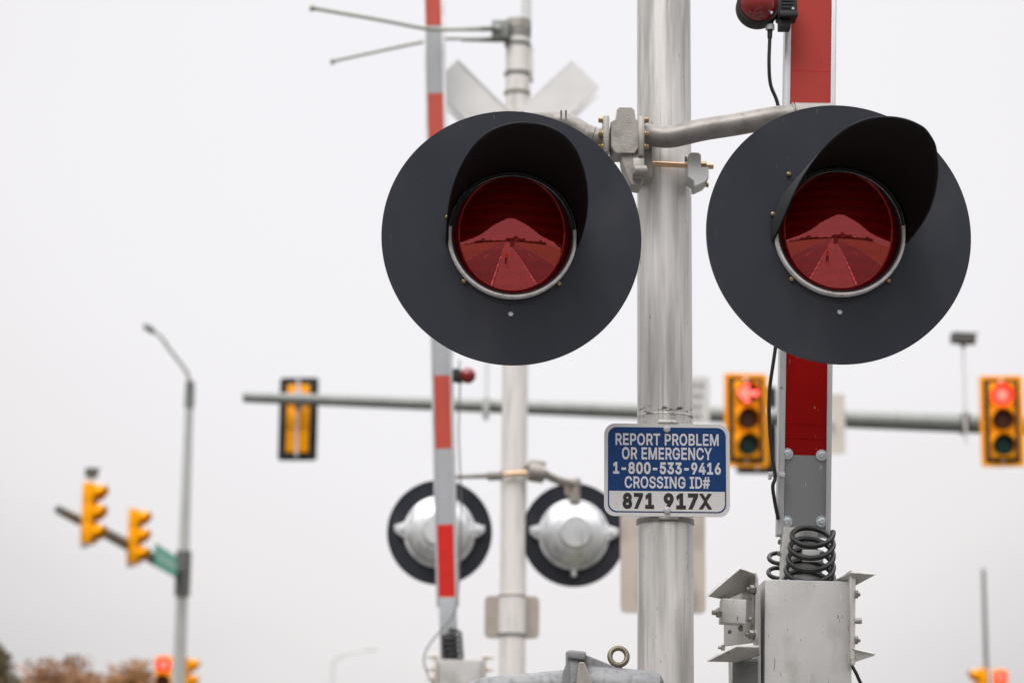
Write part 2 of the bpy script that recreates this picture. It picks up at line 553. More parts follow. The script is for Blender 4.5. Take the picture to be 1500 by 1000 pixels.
# outlines of the sign lettering (thousandths of an em): advance, closed outlines
GLYPHS = {
    ' ': (187, []),
    '#': (440, [[(242,0),(326,509),(377,509),(294,0)],[(10,140),(19,192),(400,192),(391,140)],[(64,0),(147,509),(198,509),(115,0)],[(40,316),(49,368),(429,368),(421,316)]]),
    '-': (453, [[(337,244),(337,188),(114,188),(114,244)]]),
    '0': (453, [[(227,-7),(205,-6),(184,-2),(165,4),(147,13),(130,24),(115,38),(101,53),(89,71),(78,91),(69,113),(61,138),(55,164),(51,192),(49,222),(48,254),(49,286),(51,316),(55,344),(61,370),(69,395),(78,417),(89,437),(101,455),(115,471),(130,484),(147,496),(165,504),(184,511),(205,514),(227,516),(249,514),(269,511),(288,504),(306,496),(323,484),(338,471),(352,455),(364,437),(375,417),(384,395),(392,370),(398,344),(402,316),(404,286),(405,254),(404,222),(402,192),(398,164),(392,138),(384,113),(375,91),(364,71),(352,53),(339,38),(323,24),(307,13),(289,4),(269,-2),(249,-6)],[(227,50),(241,50),(255,53),(267,58),(279,65),(290,74),(300,84),(309,97),(317,111),(324,126),(330,144),(335,163),(339,183),(342,205),(343,229),(344,254),(343,279),(342,303),(339,325),(335,346),(330,365),(324,382),(317,398),(309,412),(300,425),(290,435),(279,444),(267,451),(255,456),(241,459),(227,460),(212,459),(198,456),(186,451),(174,444),(163,435),(153,425),(144,412),(136,398),(129,382),(123,365),(118,346),(114,325),(111,303),(110,279),(109,254),(110,229),(111,205),(114,183),(118,163),(123,144),(129,126),(136,111),(144,97),(153,84),(163,74),(174,65),(186,58),(198,53),(212,50)]]),
    '1': (453, [[(76,0),(76,55),(391,55),(391,0)],[(276,509),(276,0),(212,0),(212,448),(209,448),(86,358),(86,427),(198,509)]]),
    '3': (453, [[(218,-7),(200,-6),(182,-4),(165,-1),(148,4),(133,10),(118,17),(104,25),(92,35),(80,46),(70,57),(62,70),(55,84),(49,99),(46,115),(44,132),(109,132),(111,122),(113,112),(117,103),(121,95),(126,87),(133,80),(140,74),(148,68),(156,63),(165,59),(175,56),(185,53),(196,51),(207,50),(219,50),(231,50),(243,52),(254,54),(265,57),(275,61),(285,66),(293,71),(301,78),(308,85),(315,93),(320,102),(324,111),(327,122),(329,133),(329,145),(329,156),(327,166),(324,177),(321,187),(316,196),(310,205),(303,213),(295,221),(285,228),(275,234),(263,239),(249,242),(235,245),(219,247),(201,248),(157,248),(157,299),(288,448),(288,452),(70,452),(70,509),(372,509),(372,461),(211,278),(211,289),(233,290),(254,290),(273,287),(291,282),(308,276),(324,268),(338,258),(350,248),(361,236),(371,222),(379,208),(385,193),(389,178),(392,162),(393,145),(392,127),(389,111),(385,95),(379,80),(370,66),(361,53),(350,41),(337,30),(324,21),(309,12),(292,6),(275,0),(257,-4),(238,-6)]]),
    '4': (453, [[(40,105),(40,158),(247,509),(311,509),(109,166),(109,163),(413,163),(413,105)],[(282,0),(282,121),(282,146),(282,318),(343,318),(343,0)]]),
    '5': (453, [[(221,-7),(203,-6),(186,-4),(170,0),(155,5),(140,11),(126,19),(114,28),(102,37),(92,48),(83,60),(75,73),(69,86),(64,100),(61,115),(60,130),(122,130),(124,121),(126,113),(129,104),(133,96),(138,89),(144,82),(150,76),(157,70),(165,65),(173,60),(182,57),(191,54),(201,52),(211,50),(221,50),(233,50),(245,52),(256,55),(266,59),(276,64),(285,71),(294,78),(301,86),(308,95),(314,104),(319,115),(323,126),(326,137),(327,149),(328,162),(327,175),(325,187),(323,199),(319,210),(314,221),(307,231),(301,240),(293,248),(284,256),(275,262),(264,267),(254,272),(242,275),(230,276),(218,277),(208,277),(197,276),(187,274),(177,271),(167,268),(158,265),(149,261),(141,256),(134,251),(128,246),(67,253),(96,509),(366,509),(366,452),(151,452),(134,301),(136,301),(143,307),(151,312),(159,317),(168,321),(178,325),(187,328),(198,330),(208,332),(219,333),(229,334),(243,333),(256,332),(269,329),(282,325),(294,321),(305,315),(316,309),(326,302),(336,294),(345,285),(353,276),(361,266),(368,255),(374,243),(379,231),(383,218),(387,205),(389,192),(390,178),(391,163),(390,144),(387,126),(383,108),(377,91),(369,76),(359,61),(349,48),(337,35),(323,25),(309,15),(293,7),(276,1),(259,-3),(240,-6)]]),
    '6': (453, [[(226,-7),(208,-6),(190,-3),(173,1),(157,7),(142,15),(128,24),(115,35),(104,47),(94,60),(84,74),(77,90),(71,107),(67,124),(64,143),(64,162),(64,177),(66,192),(69,207),(74,223),(80,239),(87,256),(97,275),(108,295),(122,317),(137,340),(252,509),(322,509),(151,261),(145,261),(148,267),(152,272),(156,278),(160,283),(165,288),(170,292),(176,297),(182,300),(189,304),(196,307),(203,310),(210,312),(218,313),(226,314),(235,314),(253,313),(270,311),(286,307),(302,302),(316,295),(329,286),(341,277),(352,266),(361,253),(370,240),(377,225),(382,210),(386,193),(388,176),(389,157),(388,138),(385,121),(381,104),(375,88),(368,73),(359,58),(348,45),(337,34),(324,23),(310,14),(295,7),(279,1),(262,-3),(245,-6)],[(226,48),(238,49),(249,51),(259,54),(269,58),(279,63),(287,69),(295,76),(302,83),(309,92),(314,101),(319,111),(323,122),(325,133),(327,145),(327,157),(327,170),(325,181),(323,193),(319,203),(314,213),(309,223),(302,231),(295,239),(287,246),(279,251),(269,256),(259,260),(249,263),(238,265),(226,265),(215,265),(204,263),(193,260),(183,257),(174,252),(165,246),(157,239),(150,231),(144,223),(138,214),(133,204),(130,193),(127,182),(125,171),(125,158),(125,146),(127,134),(130,123),(133,112),(138,102),(144,92),(150,83),(157,76),(165,69),(174,63),(183,58),(193,54),(204,51),(215,49)]]),
    '7': (453, [[(97,0),(323,448),(323,452),(62,452),(62,509),(391,509),(391,449),(165,0)]]),
    '8': (453, [[(226,-7),(206,-6),(187,-4),(169,0),(152,5),(136,11),(121,19),(107,28),(95,38),(84,50),(74,62),(66,75),(60,89),(55,104),(53,119),(52,135),(52,148),(54,160),(57,172),(60,184),(65,195),(71,206),(77,216),(84,225),(92,233),(101,241),(110,248),(120,254),(131,258),(141,262),(153,265),(153,267),(138,272),(125,278),(113,286),(102,296),(93,308),(85,321),(78,335),(74,349),(71,364),(70,380),(71,396),(74,410),(78,424),(83,437),(90,450),(99,462),(109,472),(120,482),(132,490),(146,498),(160,504),(176,509),(192,513),(209,515),(226,516),(244,515),(261,513),(277,509),(292,504),(306,498),(319,490),(332,482),(343,472),(353,462),(361,450),(369,437),(374,424),(378,410),(381,396),(382,380),(381,364),(378,349),(374,335),(367,321),(359,308),(350,296),(339,286),(327,278),(314,272),(300,267),(300,265),(311,262),(322,258),(332,254),(342,248),(351,241),(360,233),(368,225),(375,216),(382,206),(387,195),(392,184),(396,172),(399,160),(400,148),(401,135),(400,119),(397,104),(393,89),(387,75),(378,62),(369,50),(358,38),(346,28),(332,19),(317,11),(301,5),(284,0),(265,-4),(246,-6)],[(226,49),(240,50),(252,51),(264,53),(275,56),(285,60),(294,65),(303,71),(310,77),(317,84),(323,91),(328,100),(332,109),(334,118),(336,128),(337,139),(336,150),(334,160),(331,170),(327,180),(322,189),(316,197),(309,204),(301,211),(292,217),(283,223),(273,227),(262,231),(250,233),(239,235),(226,235),(214,235),(202,233),(190,231),(179,227),(169,223),(160,217),(151,211),(143,204),(136,197),(130,189),(125,180),(121,170),(118,160),(116,150),(115,139),(116,128),(118,118),(120,109),(124,100),(129,91),(135,84),(142,77),(149,71),(158,65),(167,60),(178,56),(189,53),(201,51),(213,50)],[(226,290),(237,290),(247,291),(257,293),(266,296),(274,300),(282,305),(289,310),(296,316),(302,323),(307,330),(311,339),(315,347),(317,356),(319,366),(319,376),(319,386),(317,395),(315,404),(312,412),(308,420),(303,427),(297,434),(290,440),(283,445),(275,449),(266,453),(257,456),(247,458),(237,459),(226,460),(215,459),(205,458),(195,456),(186,453),(177,449),(169,445),(162,440),(155,434),(150,427),(145,420),(140,412),(137,404),(135,395),(133,386),(133,376),(133,366),(135,356),(137,347),(140,339),(145,330),(150,323),(156,316),(162,310),(170,305),(178,300),(186,296),(196,293),(205,291),(216,290)]]),
    '9': (453, [[(226,516),(245,515),(262,512),(279,508),(295,502),(310,494),(324,485),(337,474),(349,462),(359,449),(368,434),(375,419),(381,402),(386,384),(388,366),(389,347),(388,332),(386,317),(383,302),(378,286),(373,270),(365,253),(356,234),(344,214),(331,192),(315,168),(200,0),(130,0),(301,248),(307,248),(304,242),(301,236),(297,231),(292,226),(287,221),(282,216),(276,212),(270,208),(264,205),(257,202),(250,199),(242,197),(234,196),(226,195),(218,195),(200,195),(183,198),(167,202),(151,207),(137,214),(124,222),(112,232),(101,243),(91,255),(83,269),(76,283),(71,299),(67,316),(64,333),(64,352),(64,370),(67,388),(71,405),(77,421),(85,436),(94,450),(104,463),(116,475),(128,485),(143,494),(158,502),(174,508),(190,512),(208,515)],[(226,460),(215,460),(204,458),(193,455),(184,451),(174,446),(165,440),(157,433),(150,425),(144,417),(138,407),(134,397),(130,387),(127,375),(126,364),(125,352),(126,339),(127,327),(130,316),(134,306),(138,295),(144,286),(150,278),(157,270),(165,263),(174,257),(184,252),(193,248),(204,246),(215,244),(226,243),(238,244),(249,246),(259,248),(269,252),(279,257),(287,263),(295,270),(302,277),(309,286),(314,295),(319,305),(323,315),(325,327),(327,338),(327,350),(327,363),(325,375),(323,386),(319,397),(314,407),(309,417),(303,425),(295,433),(287,440),(279,446),(269,451),(259,455),(249,458),(238,460)]]),
    'B': (456, [[(60,0),(60,509),(241,509),(261,508),(280,506),(298,502),(314,497),(329,491),(342,483),(354,474),(364,464),(373,454),(381,442),(387,429),(392,416),(395,403),(397,389),(398,374),(398,361),(396,350),(394,339),(391,329),(387,320),(382,312),(376,304),(370,298),(364,291),(356,286),(349,281),(341,277),(332,273),(324,269),(315,267),(315,262),(325,261),(334,259),(344,255),(354,251),(363,245),(372,239),(381,231),(389,223),(396,214),(402,203),(408,192),(412,179),(415,166),(417,152),(418,136),(417,121),(415,107),(411,93),(407,79),(400,67),(392,55),(383,44),(372,34),(359,26),(344,18),(328,11),(311,6),(291,3),(270,1),(247,0)],[(125,57),(245,57),(267,58),(287,61),(304,65),(318,72),(330,80),(339,89),(346,100),(351,111),(354,123),(355,137),(355,147),(353,157),(351,166),(347,175),(342,184),(337,192),(330,200),(323,206),(315,213),(306,218),(296,223),(285,226),(273,229),(261,230),(248,231),(125,231)],[(125,285),(238,285),(249,286),(259,287),(269,289),(279,292),(288,296),(297,301),(304,306),(311,312),(318,319),(323,326),(328,334),(331,343),(334,352),(335,362),(336,372),(335,385),(332,397),(328,409),(321,419),(313,429),(302,437),(290,443),(275,448),(259,451),(240,452),(125,452)]]),
    'C': (510, [[(267,-7),(242,-6),(217,-2),(194,5),(171,13),(150,25),(131,39),(113,55),(97,73),(82,93),(70,115),(59,140),(51,166),(45,193),(41,223),(40,254),(41,285),(45,315),(51,343),(59,369),(70,393),(82,415),(97,436),(113,454),(131,470),(150,484),(171,495),(194,504),(217,510),(242,514),(267,516),(283,515),(298,514),(312,511),(326,508),(340,504),(354,499),(367,494),(379,487),(391,479),(402,471),(413,462),(423,452),(432,442),(440,430),(448,418),(455,406),(461,392),(466,378),(470,364),(473,348),(408,348),(406,359),(403,368),(399,378),(394,386),(389,395),(384,402),(378,409),(372,416),(365,423),(357,428),(350,434),(341,438),(333,442),(324,446),(315,449),(306,451),(297,453),(287,455),(277,456),(267,456),(249,455),(231,452),(215,447),(199,441),(184,432),(169,422),(156,410),(145,396),(134,381),(125,364),(117,345),(111,325),(107,303),(104,279),(103,254),(104,229),(107,206),(111,184),(117,163),(125,145),(134,127),(145,112),(157,98),(170,87),(184,76),(199,68),(215,61),(232,57),(249,54),(267,53),(277,53),(287,54),(297,55),(306,57),(315,60),(324,63),(333,67),(341,71),(350,75),(357,81),(365,86),(372,93),(378,99),(384,107),(389,114),(394,123),(399,131),(403,141),(406,150),(408,160),(473,160),(470,145),(466,131),(461,117),(455,103),(448,91),(440,79),(432,67),(423,57),(413,47),(402,38),(391,30),(379,22),(367,15),(354,10),(341,5),(327,0),(312,-3),(298,-5),(283,-6)]]),
    'D': (502, [[(219,0),(96,0),(96,57),(215,57),(239,58),(261,61),(282,66),(301,72),(318,81),(333,91),(347,103),(360,117),(370,132),(379,149),(386,168),(392,187),(396,209),(398,231),(399,255),(398,279),(396,302),(392,323),(386,342),(379,361),(370,377),(360,392),(348,406),(335,418),(320,428),(303,437),(285,443),(265,448),(244,451),(221,452),(93,452),(93,509),(225,509),(254,507),(281,504),(307,498),(331,489),(353,478),(373,465),(391,450),(407,432),(421,413),(433,391),(444,367),(451,342),(457,315),(460,286),(462,255),(460,224),(457,195),(451,168),(443,142),(433,119),(421,97),(406,77),(390,60),(371,44),(351,31),(328,20),(303,11),(277,5),(249,1)],[(125,509),(125,0),(60,0),(60,509)]]),
    'E': (418, [[(60,0),(60,509),(372,509),(372,452),(125,452),(125,286),(355,286),(355,229),(125,229),(125,57),(375,57),(375,0)]]),
    'G': (520, [[(269,-7),(242,-6),(217,-2),(193,5),(171,14),(149,25),(130,39),(112,55),(96,73),(82,93),(69,116),(59,140),(51,166),(45,194),(41,223),(40,254),(41,285),(45,315),(51,343),(59,369),(69,393),(82,415),(96,436),(112,454),(129,470),(149,484),(170,495),(192,504),(215,510),(239,514),(265,516),(281,515),(296,514),(311,511),(326,508),(340,504),(354,498),(367,492),(380,485),(392,478),(403,469),(414,460),(424,450),(433,439),(441,428),(449,416),(456,404),(462,391),(467,377),(471,363),(474,349),(408,349),(405,358),(401,368),(397,377),(392,385),(387,393),(382,401),(376,408),(370,415),(363,421),(356,427),(349,432),(341,437),(333,441),(324,445),(315,448),(306,451),(296,453),(286,455),(276,455),(265,456),(247,455),(230,452),(214,447),(198,441),(183,432),(169,422),(156,410),(145,397),(134,381),(125,364),(117,345),(111,325),(107,303),(104,279),(103,254),(104,229),(107,206),(111,184),(117,163),(125,145),(134,128),(145,112),(157,99),(170,87),(184,76),(200,68),(216,61),(233,57),(250,54),(269,53),(285,54),(301,56),(317,59),(331,65),(345,71),(357,79),(369,88),(379,99),(388,110),(396,123),(403,137),(408,152),(412,168),(414,185),(415,202),(434,199),(283,199),(283,256),(478,256),(478,200),(477,176),(474,152),(468,131),(461,110),(451,91),(439,73),(426,57),(411,43),(395,30),(377,19),(357,10),(337,2),(315,-3),(292,-6)]]),
    'I': (300, [[(31,0),(31,57),(118,57),(118,452),(31,452),(31,509),(269,509),(269,452),(183,452),(183,57),(269,57),(269,0)]]),
    'L': (393, [[(60,0),(60,509),(125,509),(125,57),(361,57),(361,0)]]),
    'M': (628, [[(60,0),(60,509),(152,509),(277,187),(287,159),(299,123),(311,84),(322,49),(307,49),(318,83),(330,121),(342,158),(352,187),(476,509),(568,509),(568,0),(504,0),(504,291),(504,327),(505,369),(506,413),(507,457),(513,457),(510,448),(507,438),(504,429),(501,419),(498,409),(482,363),(467,322),(456,291),(342,0),(286,0),(170,291),(159,321),(145,361),(129,408),(112,457),(119,457),(120,416),(121,372),(122,328),(122,291),(122,0)]]),
    'N': (523, [[(60,0),(60,509),(136,509),(343,183),(347,177),(350,172),(354,165),(358,158),(363,151),(367,143),(372,134),(377,125),(382,116),(388,107),(393,97),(398,87),(403,76),(409,66),(414,55),(405,54),(404,65),(403,76),(402,87),(401,98),(401,108),(400,119),(400,129),(400,139),(399,148),(399,157),(399,195),(399,509),(463,509),(463,0),(387,0),(202,290),(177,331),(172,340),(167,349),(161,359),(154,370),(148,381),(108,452),(119,454),(122,384),(124,328),(125,291),(125,0)]]),
    'O': (533, [[(267,-7),(241,-6),(217,-2),(194,5),(171,13),(150,25),(131,39),(113,55),(97,73),(82,93),(70,115),(59,140),(51,166),(45,193),(41,223),(40,254),(41,285),(45,315),(51,343),(59,369),(70,393),(82,415),(97,436),(113,454),(131,470),(150,484),(171,495),(194,504),(217,510),(241,514),(267,516),(293,514),(317,510),(340,504),(363,495),(384,484),(403,470),(421,454),(437,436),(451,415),(464,393),(474,369),(482,343),(488,315),(492,285),(493,254),(492,223),(488,193),(482,166),(474,140),(464,115),(451,93),(437,73),(421,55),(403,39),(384,25),(363,13),(340,5),(317,-2),(293,-6)],[(267,53),(285,54),(302,57),(318,61),(334,68),(349,76),(364,86),(377,98),(388,112),(399,127),(408,144),(416,163),(422,183),(427,205),(429,229),(430,254),(429,279),(427,303),(422,325),(416,346),(408,365),(399,382),(388,397),(377,411),(364,423),(349,433),(334,441),(318,447),(302,452),(285,455),(267,456),(249,455),(232,452),(215,447),(199,441),(184,433),(170,422),(157,411),(145,397),(135,381),(125,364),(117,345),(111,325),(107,303),(104,279),(103,254),(104,229),(107,205),(111,183),(117,163),(125,144),(135,127),(145,112),(157,98),(170,86),(184,76),(199,68),(215,61),(232,57),(249,54)]]),
    'P': (444, [[(60,0),(60,509),(235,509),(258,508),(279,505),(298,501),(316,495),(332,487),(347,478),(360,468),(371,456),(381,444),(390,430),(397,415),(402,399),(406,383),(408,365),(409,348),(408,330),(406,313),(402,296),(397,280),(390,265),(381,251),(371,239),(360,227),(347,216),(332,207),(316,199),(298,193),(279,189),(258,187),(235,186),(109,186),(109,242),(233,242),(248,243),(262,245),(275,247),(287,251),(297,256),(306,262),(315,269),(322,276),(328,284),(333,294),(337,303),(340,314),(343,325),(344,336),(344,348),(344,359),(343,371),(340,382),(337,392),(333,402),(328,411),(322,419),(315,426),(306,433),(297,439),(286,443),(275,447),(262,450),(248,451),(232,452),(125,452),(125,0)]]),
    'R': (449, [[(60,0),(60,509),(236,509),(259,508),(280,505),(299,501),(317,496),(333,489),(348,480),(361,470),(372,459),(382,447),(390,433),(397,419),(403,403),(406,387),(409,370),(409,352),(409,334),(406,317),(403,301),(397,286),(390,271),(382,258),(372,246),(361,235),(348,226),(333,217),(317,210),(299,205),(279,201),(258,198),(236,198),(96,198),(96,255),(234,255),(249,256),(263,257),(276,259),(287,263),(298,267),(307,272),(315,278),(322,285),(329,292),(334,300),(338,309),(341,319),(343,329),(345,340),(345,352),(345,364),(343,375),(341,386),(338,395),(334,405),(329,413),(322,421),(315,428),(307,434),(298,440),(287,444),(275,448),(262,450),(248,452),(233,452),(125,452),(125,0)],[(353,0),(230,229),(303,229),(428,0)]]),
    'S': (446, [[(224,-9),(202,-8),(182,-6),(162,-2),(144,3),(128,9),(112,17),(98,26),(85,36),(74,48),(64,60),(56,74),(49,88),(44,103),(40,120),(38,137),(104,137),(106,125),(109,115),(112,105),(117,96),(123,88),(130,80),(138,74),(147,68),(156,63),(166,59),(177,55),(188,53),(200,51),(212,50),(224,49),(237,50),(250,51),(263,53),(275,56),(286,60),(296,65),(306,71),(315,77),(323,84),(329,92),(335,100),(340,109),(343,119),(345,129),(346,139),(345,149),(343,157),(341,165),(337,172),(332,179),(326,185),(320,190),(313,195),(305,200),(296,205),(287,208),(277,212),(267,216),(256,219),(245,222),(184,239),(160,247),(138,256),(118,266),(101,277),(86,289),(74,303),(64,318),(57,335),(53,353),(52,372),(53,389),(56,405),(60,420),(67,434),(75,448),(85,460),(96,471),(109,481),(122,490),(138,498),(154,504),(171,509),(189,513),(208,515),(227,516),(247,515),(266,513),(283,509),(300,504),(316,498),(331,490),(344,481),(357,471),(367,461),(377,449),(385,436),(392,422),(396,408),(399,393),(401,378),(337,378),(335,393),(330,406),(323,418),(313,428),(302,437),(289,445),(275,451),(259,455),(243,458),(225,459),(212,458),(200,457),(188,455),(178,452),(167,448),(158,443),(149,438),(141,432),(135,425),(129,418),(124,411),(120,402),(117,394),(116,385),(115,376),(116,366),(118,356),(121,348),(125,340),(131,334),(138,327),(145,322),(152,317),(161,312),(169,308),(178,305),(187,301),(196,298),(204,296),(212,293),(264,279),(273,277),(282,274),(292,271),(302,267),(312,264),(321,259),(331,255),(341,249),(350,244),(359,238),(367,231),(375,224),(382,215),(389,207),(395,198),(399,187),(403,177),(406,165),(408,152),(408,139),(407,122),(405,107),(400,92),(394,77),(386,64),(377,51),(366,39),(353,28),(339,19),(323,11),(306,4),(288,-2),(268,-6),(246,-8)]]),
    'T': (448, [[(32,452),(32,509),(417,509),(417,452),(257,452),(257,0),(193,0),(193,452)]]),
    'X': (474, [[(18,0),(217,284),(217,236),(29,509),(104,509),(178,400),(184,392),(190,383),(195,375),(200,368),(204,361),(208,355),(212,348),(216,342),(220,335),(223,329),(227,322),(231,315),(235,308),(239,300),(243,292),(232,292),(252,329),(256,335),(259,341),(263,348),(267,354),(272,361),(298,400),(374,509),(446,509),(259,239),(259,287),(456,0),(382,0),(292,129),(268,165),(264,171),(261,177),(257,183),(253,189),(250,195),(246,202),(242,208),(239,216),(235,223),(230,231),(244,231),(240,224),(236,216),(233,209),(229,203),(225,196),(222,190),(218,184),(214,178),(210,172),(206,166),(182,129),(91,0)]]),
    'Y': (472, [[(203,0),(203,208),(16,509),(91,509),(192,344),(199,334),(205,323),(211,313),(217,302),(222,292),(228,282),(233,270),(238,258),(244,245),(250,230),(224,230),(229,245),(235,258),(240,271),(246,282),(251,293),(257,303),(262,313),(268,324),(274,334),(280,344),(381,509),(455,509),(268,208),(268,0)]]),
}

def text_mesh(body, x0, z0, x1, z1, bold=0.):
    """flat lettering fitted into a box of the local XZ plane"""
    bm = bmesh.new()
    pen = 0
    for ch in body:
        adv, loops = GLYPHS[ch]
        fat = []
        for lp in loops:
            n, out = len(lp), []
            for k in range(n):
                a, b_, c = Vector(lp[k - 1]), Vector(lp[k]), Vector(lp[(k + 1) % n])
                d1, d2 = (b_ - a).normalized(), (c - b_).normalized()
                nn = Vector((-d1.y - d2.y, d1.x + d2.x))
                nn = nn / max(nn.length_squared / 2, .6)
                out.append(b_ + nn * bold)
            fat.append(out)
        if fat:
            pts, edges = [], []
            for l_ in fat:
                k0 = len(pts)
                pts += [Vector(p) for p in l_]
                edges += [(k0 + k, k0 + (k + 1) % len(l_)) for k in range(len(l_))]
            vc, _, fc, *_ = delaunay_2d_cdt(pts, edges, [], 0, .01)
            vs = [bm.verts.new((p.x + pen, 0, p.y)) for p in vc]
            for f in fc:
                c = sum((vc[k] for k in f), Vector((0, 0))) / len(f)
                wn = 0
                for l_ in fat:
                    for a, b_ in zip(l_, l_[1:] + l_[:1]):
                        if (a.y <= c.y) != (b_.y <= c.y):
                            if a.x + (c.y - a.y) / (b_.y - a.y) * (b_.x - a.x) > c.x:
                                wn += 1 if b_.y > a.y else -1
                if wn:
                    bm.faces.new([vs[k] for k in f])
        pen += adv + bold * 1.2
    bmesh.ops.delete(bm, geom=[v for v in bm.verts if not v.link_faces], context='VERTS')
    xs = [v.co.x for v in bm.verts]
    zs = [v.co.z for v in bm.verts]
    ax, bx, az, bz = min(xs), max(xs), min(zs), max(zs)
    for v in bm.verts:
        v.co = Vector((x0 + (v.co.x - ax) / (bx - ax) * (x1 - x0), 0, z0 + (v.co.z - az) / (bz - az) * (z1 - z0)))
    me = bpy.data.meshes.new('lettering')
    bm.to_mesh(me)
    bm.free()
    return me

# ------------------------------------------------------------------ world and sun
w = bpy.data.worlds.new('World')
sc.world = w
w.use_nodes = True
nt = w.node_tree
L = nt.links.new
bg = nt.nodes['Background']
SUN_EL, SUN_AZ = R(48), R(200)         # bright part of the cloud deck, high behind the viewer
sky = nd(nt, 'ShaderNodeTexSky', sky_type='NISHITA')
sky.sun_disc = False
sky.sun_elevation = SUN_EL
sky.sun_rotation = SUN_AZ
sky.air_density = 1.0
sky.dust_density = 4.0
tc = nd(nt, 'ShaderNodeTexCoord')
nrm = nd(nt, 'ShaderNodeVectorMath', operation='NORMALIZE')
L(tc.outputs['Generated'], nrm.inputs[0])
dt = nd(nt, 'ShaderNodeVectorMath', operation='DOT_PRODUCT')     # bright place in the overcast; its falloff also imitates lens vignetting
bd = Vector((.012, math.cos(R(19)), math.sin(R(19)))).normalized()
dt.inputs[1].default_value = bd
L(nrm.outputs[0], dt.inputs[0])
nz = nd(nt, 'ShaderNodeTexNoise')
nz.inputs['Scale'].default_value = 3.2
nz.inputs['Detail'].default_value = 3
nz.inputs['Roughness'].default_value = .45
mpn = nd(nt, 'ShaderNodeMapping')
mpn.inputs['Scale'].default_value = (1, 1, 2.2)
mpn.inputs['Location'].default_value = (.3, .1, .7)
L(nrm.outputs[0], mpn.inputs[0])
L(mpn.outputs[0], nz.inputs[0])
nm = nd(nt, 'ShaderNodeMapRange')
nm.inputs['To Min'].default_value = -.014
nm.inputs['To Max'].default_value = .014
L(nz.outputs['Fac'], nm.inputs[0])
ad = nd(nt, 'ShaderNodeMath', operation='ADD')
L(dt.outputs['Value'], ad.inputs[0])
L(nm.outputs[0], ad.inputs[1])
rp = nd(nt, 'ShaderNodeMapRange')
rp.inputs['From Min'].default_value = .80
rp.inputs['From Max'].default_value = 1.0
L(ad.outputs[0], rp.inputs[0])
cr = nd(nt, 'ShaderNodeValToRGB')
el = cr.color_ramp.elements
el[0].position, el[0].color = 0, (.42, .42, .43, 1)
el[1].position, el[1].color = 1, (.915, .905, .94, 1)
for pos, c in ((.62, (.50, .485, .49)), (.70, (.64, .625, .63)), (.80, (.845, .82, .825)), (.89, (.90, .885, .905))):
    e = el.new(pos)
    e.color = (*c, 1)
L(rp.outputs[0], cr.inputs[0])
sx = nd(nt, 'ShaderNodeSeparateXYZ')
L(nrm.outputs[0], sx.inputs[0])
zr = nd(nt, 'ShaderNodeMapRange')
zr.interpolation_type = 'SMOOTHSTEP'
zr.inputs['From Min'].default_value = .36
zr.inputs['From Max'].default_value = .85
L(sx.outputs['Z'], zr.inputs[0])
zen = nd(nt, 'ShaderNodeMix', data_type='RGBA')
zen.inputs[7].default_value = (2.9, 2.9, 2.95, 1)
L(zr.outputs[0], zen.inputs[0])
L(cr.outputs[0], zen.inputs[6])
sc10 = nd(nt, 'ShaderNodeVectorMath', operation='SCALE')         # to the scale of the sky texture
sc10.inputs['Scale'].default_value = 10
L(zen.outputs[2], sc10.inputs[0])
hs = nd(nt, 'ShaderNodeHueSaturation')
hs.inputs['Saturation'].default_value = .25
L(sky.outputs[0], hs.inputs['Color'])
mixs = nd(nt, 'ShaderNodeMix', data_type='RGBA')                 # cloud deck over the clear sky
mixs.inputs[0].default_value = .985
L(hs.outputs[0], mixs.inputs[6])
L(sc10.outputs[0], mixs.inputs[7])
L(mixs.outputs[2], bg.inputs['Color'])
bg.inputs['Strength'].default_value = .1

sun_d = bpy.data.lights.new('sun', 'SUN')
sun_d.energy = 1.5
sun_d.angle = R(35)
sun_d.color = (1, .96, .92)
sun = bpy.data.objects.new('sun', sun_d)
COL.objects.link(sun)
sdir = Vector((math.sin(SUN_AZ) * math.cos(SUN_EL), math.cos(SUN_AZ) * math.cos(SUN_EL), math.sin(SUN_EL)))
sun.rotation_euler = sdir.to_track_quat('Z', 'Y').to_euler()
sun.location = (0, -5, 30)

sc.view_settings.view_transform = 'Standard'
sc.view_settings.look = 'None'
sc.view_settings.exposure = 0
sc.view_settings.gamma = 1
sc.render.engine = 'CYCLES'
sc.cycles.use_denoising = True
sc.cycles.max_bounces = 6

# ------------------------------------------------------------------ ground, road, tracks
M['grass'] = mat('dry verge grass', (.115, .105, .06), .95, 0, .35, .8, (1, 1, 1), (.07, .085, .035), .45, .65, .6, 30)
M['asphalt'] = mat('asphalt', (.06, .06, .062), .85, 0, .15, 1.2, (1, 1, 1), (.04, .04, .042), .5, .7, .6, 200)
M['concrete'] = mat('pavement concrete', (.15, .145, .14), .8, 0, .12, 1.5, (1, 1, 1), (.10, .095, .09), .55, .8, .4, 120)
M['paint'] = mat('worn road paint', (.34, .34, .33), .7, 0, .1, 6)
M['paintyel'] = mat('yellow road paint', (.55, .38, .05), .7, 0, .1, 6)
M['ballast'] = mat('ballast', (.16, .15, .14), .95, 0, .4, 40, (1, 1, 1), (.07, .065, .06), .45, .6, 1., 60)
M['railsteel'] = mat('rail steel', (.16, .12, .10), .35, .7, .2, 20)
M['tie'] = mat('timber tie', (.07, .055, .045), .9, 0, .3, 6)

def sheet(name, x0, y0, x1, y1, z, m):
    b = MB()
    b.box(((x0 + x1) / 2, (y0 + y1) / 2, z - .25), (x1 - x0, y1 - y0, .5))
    return structure(b.build(name, m, smooth=0))

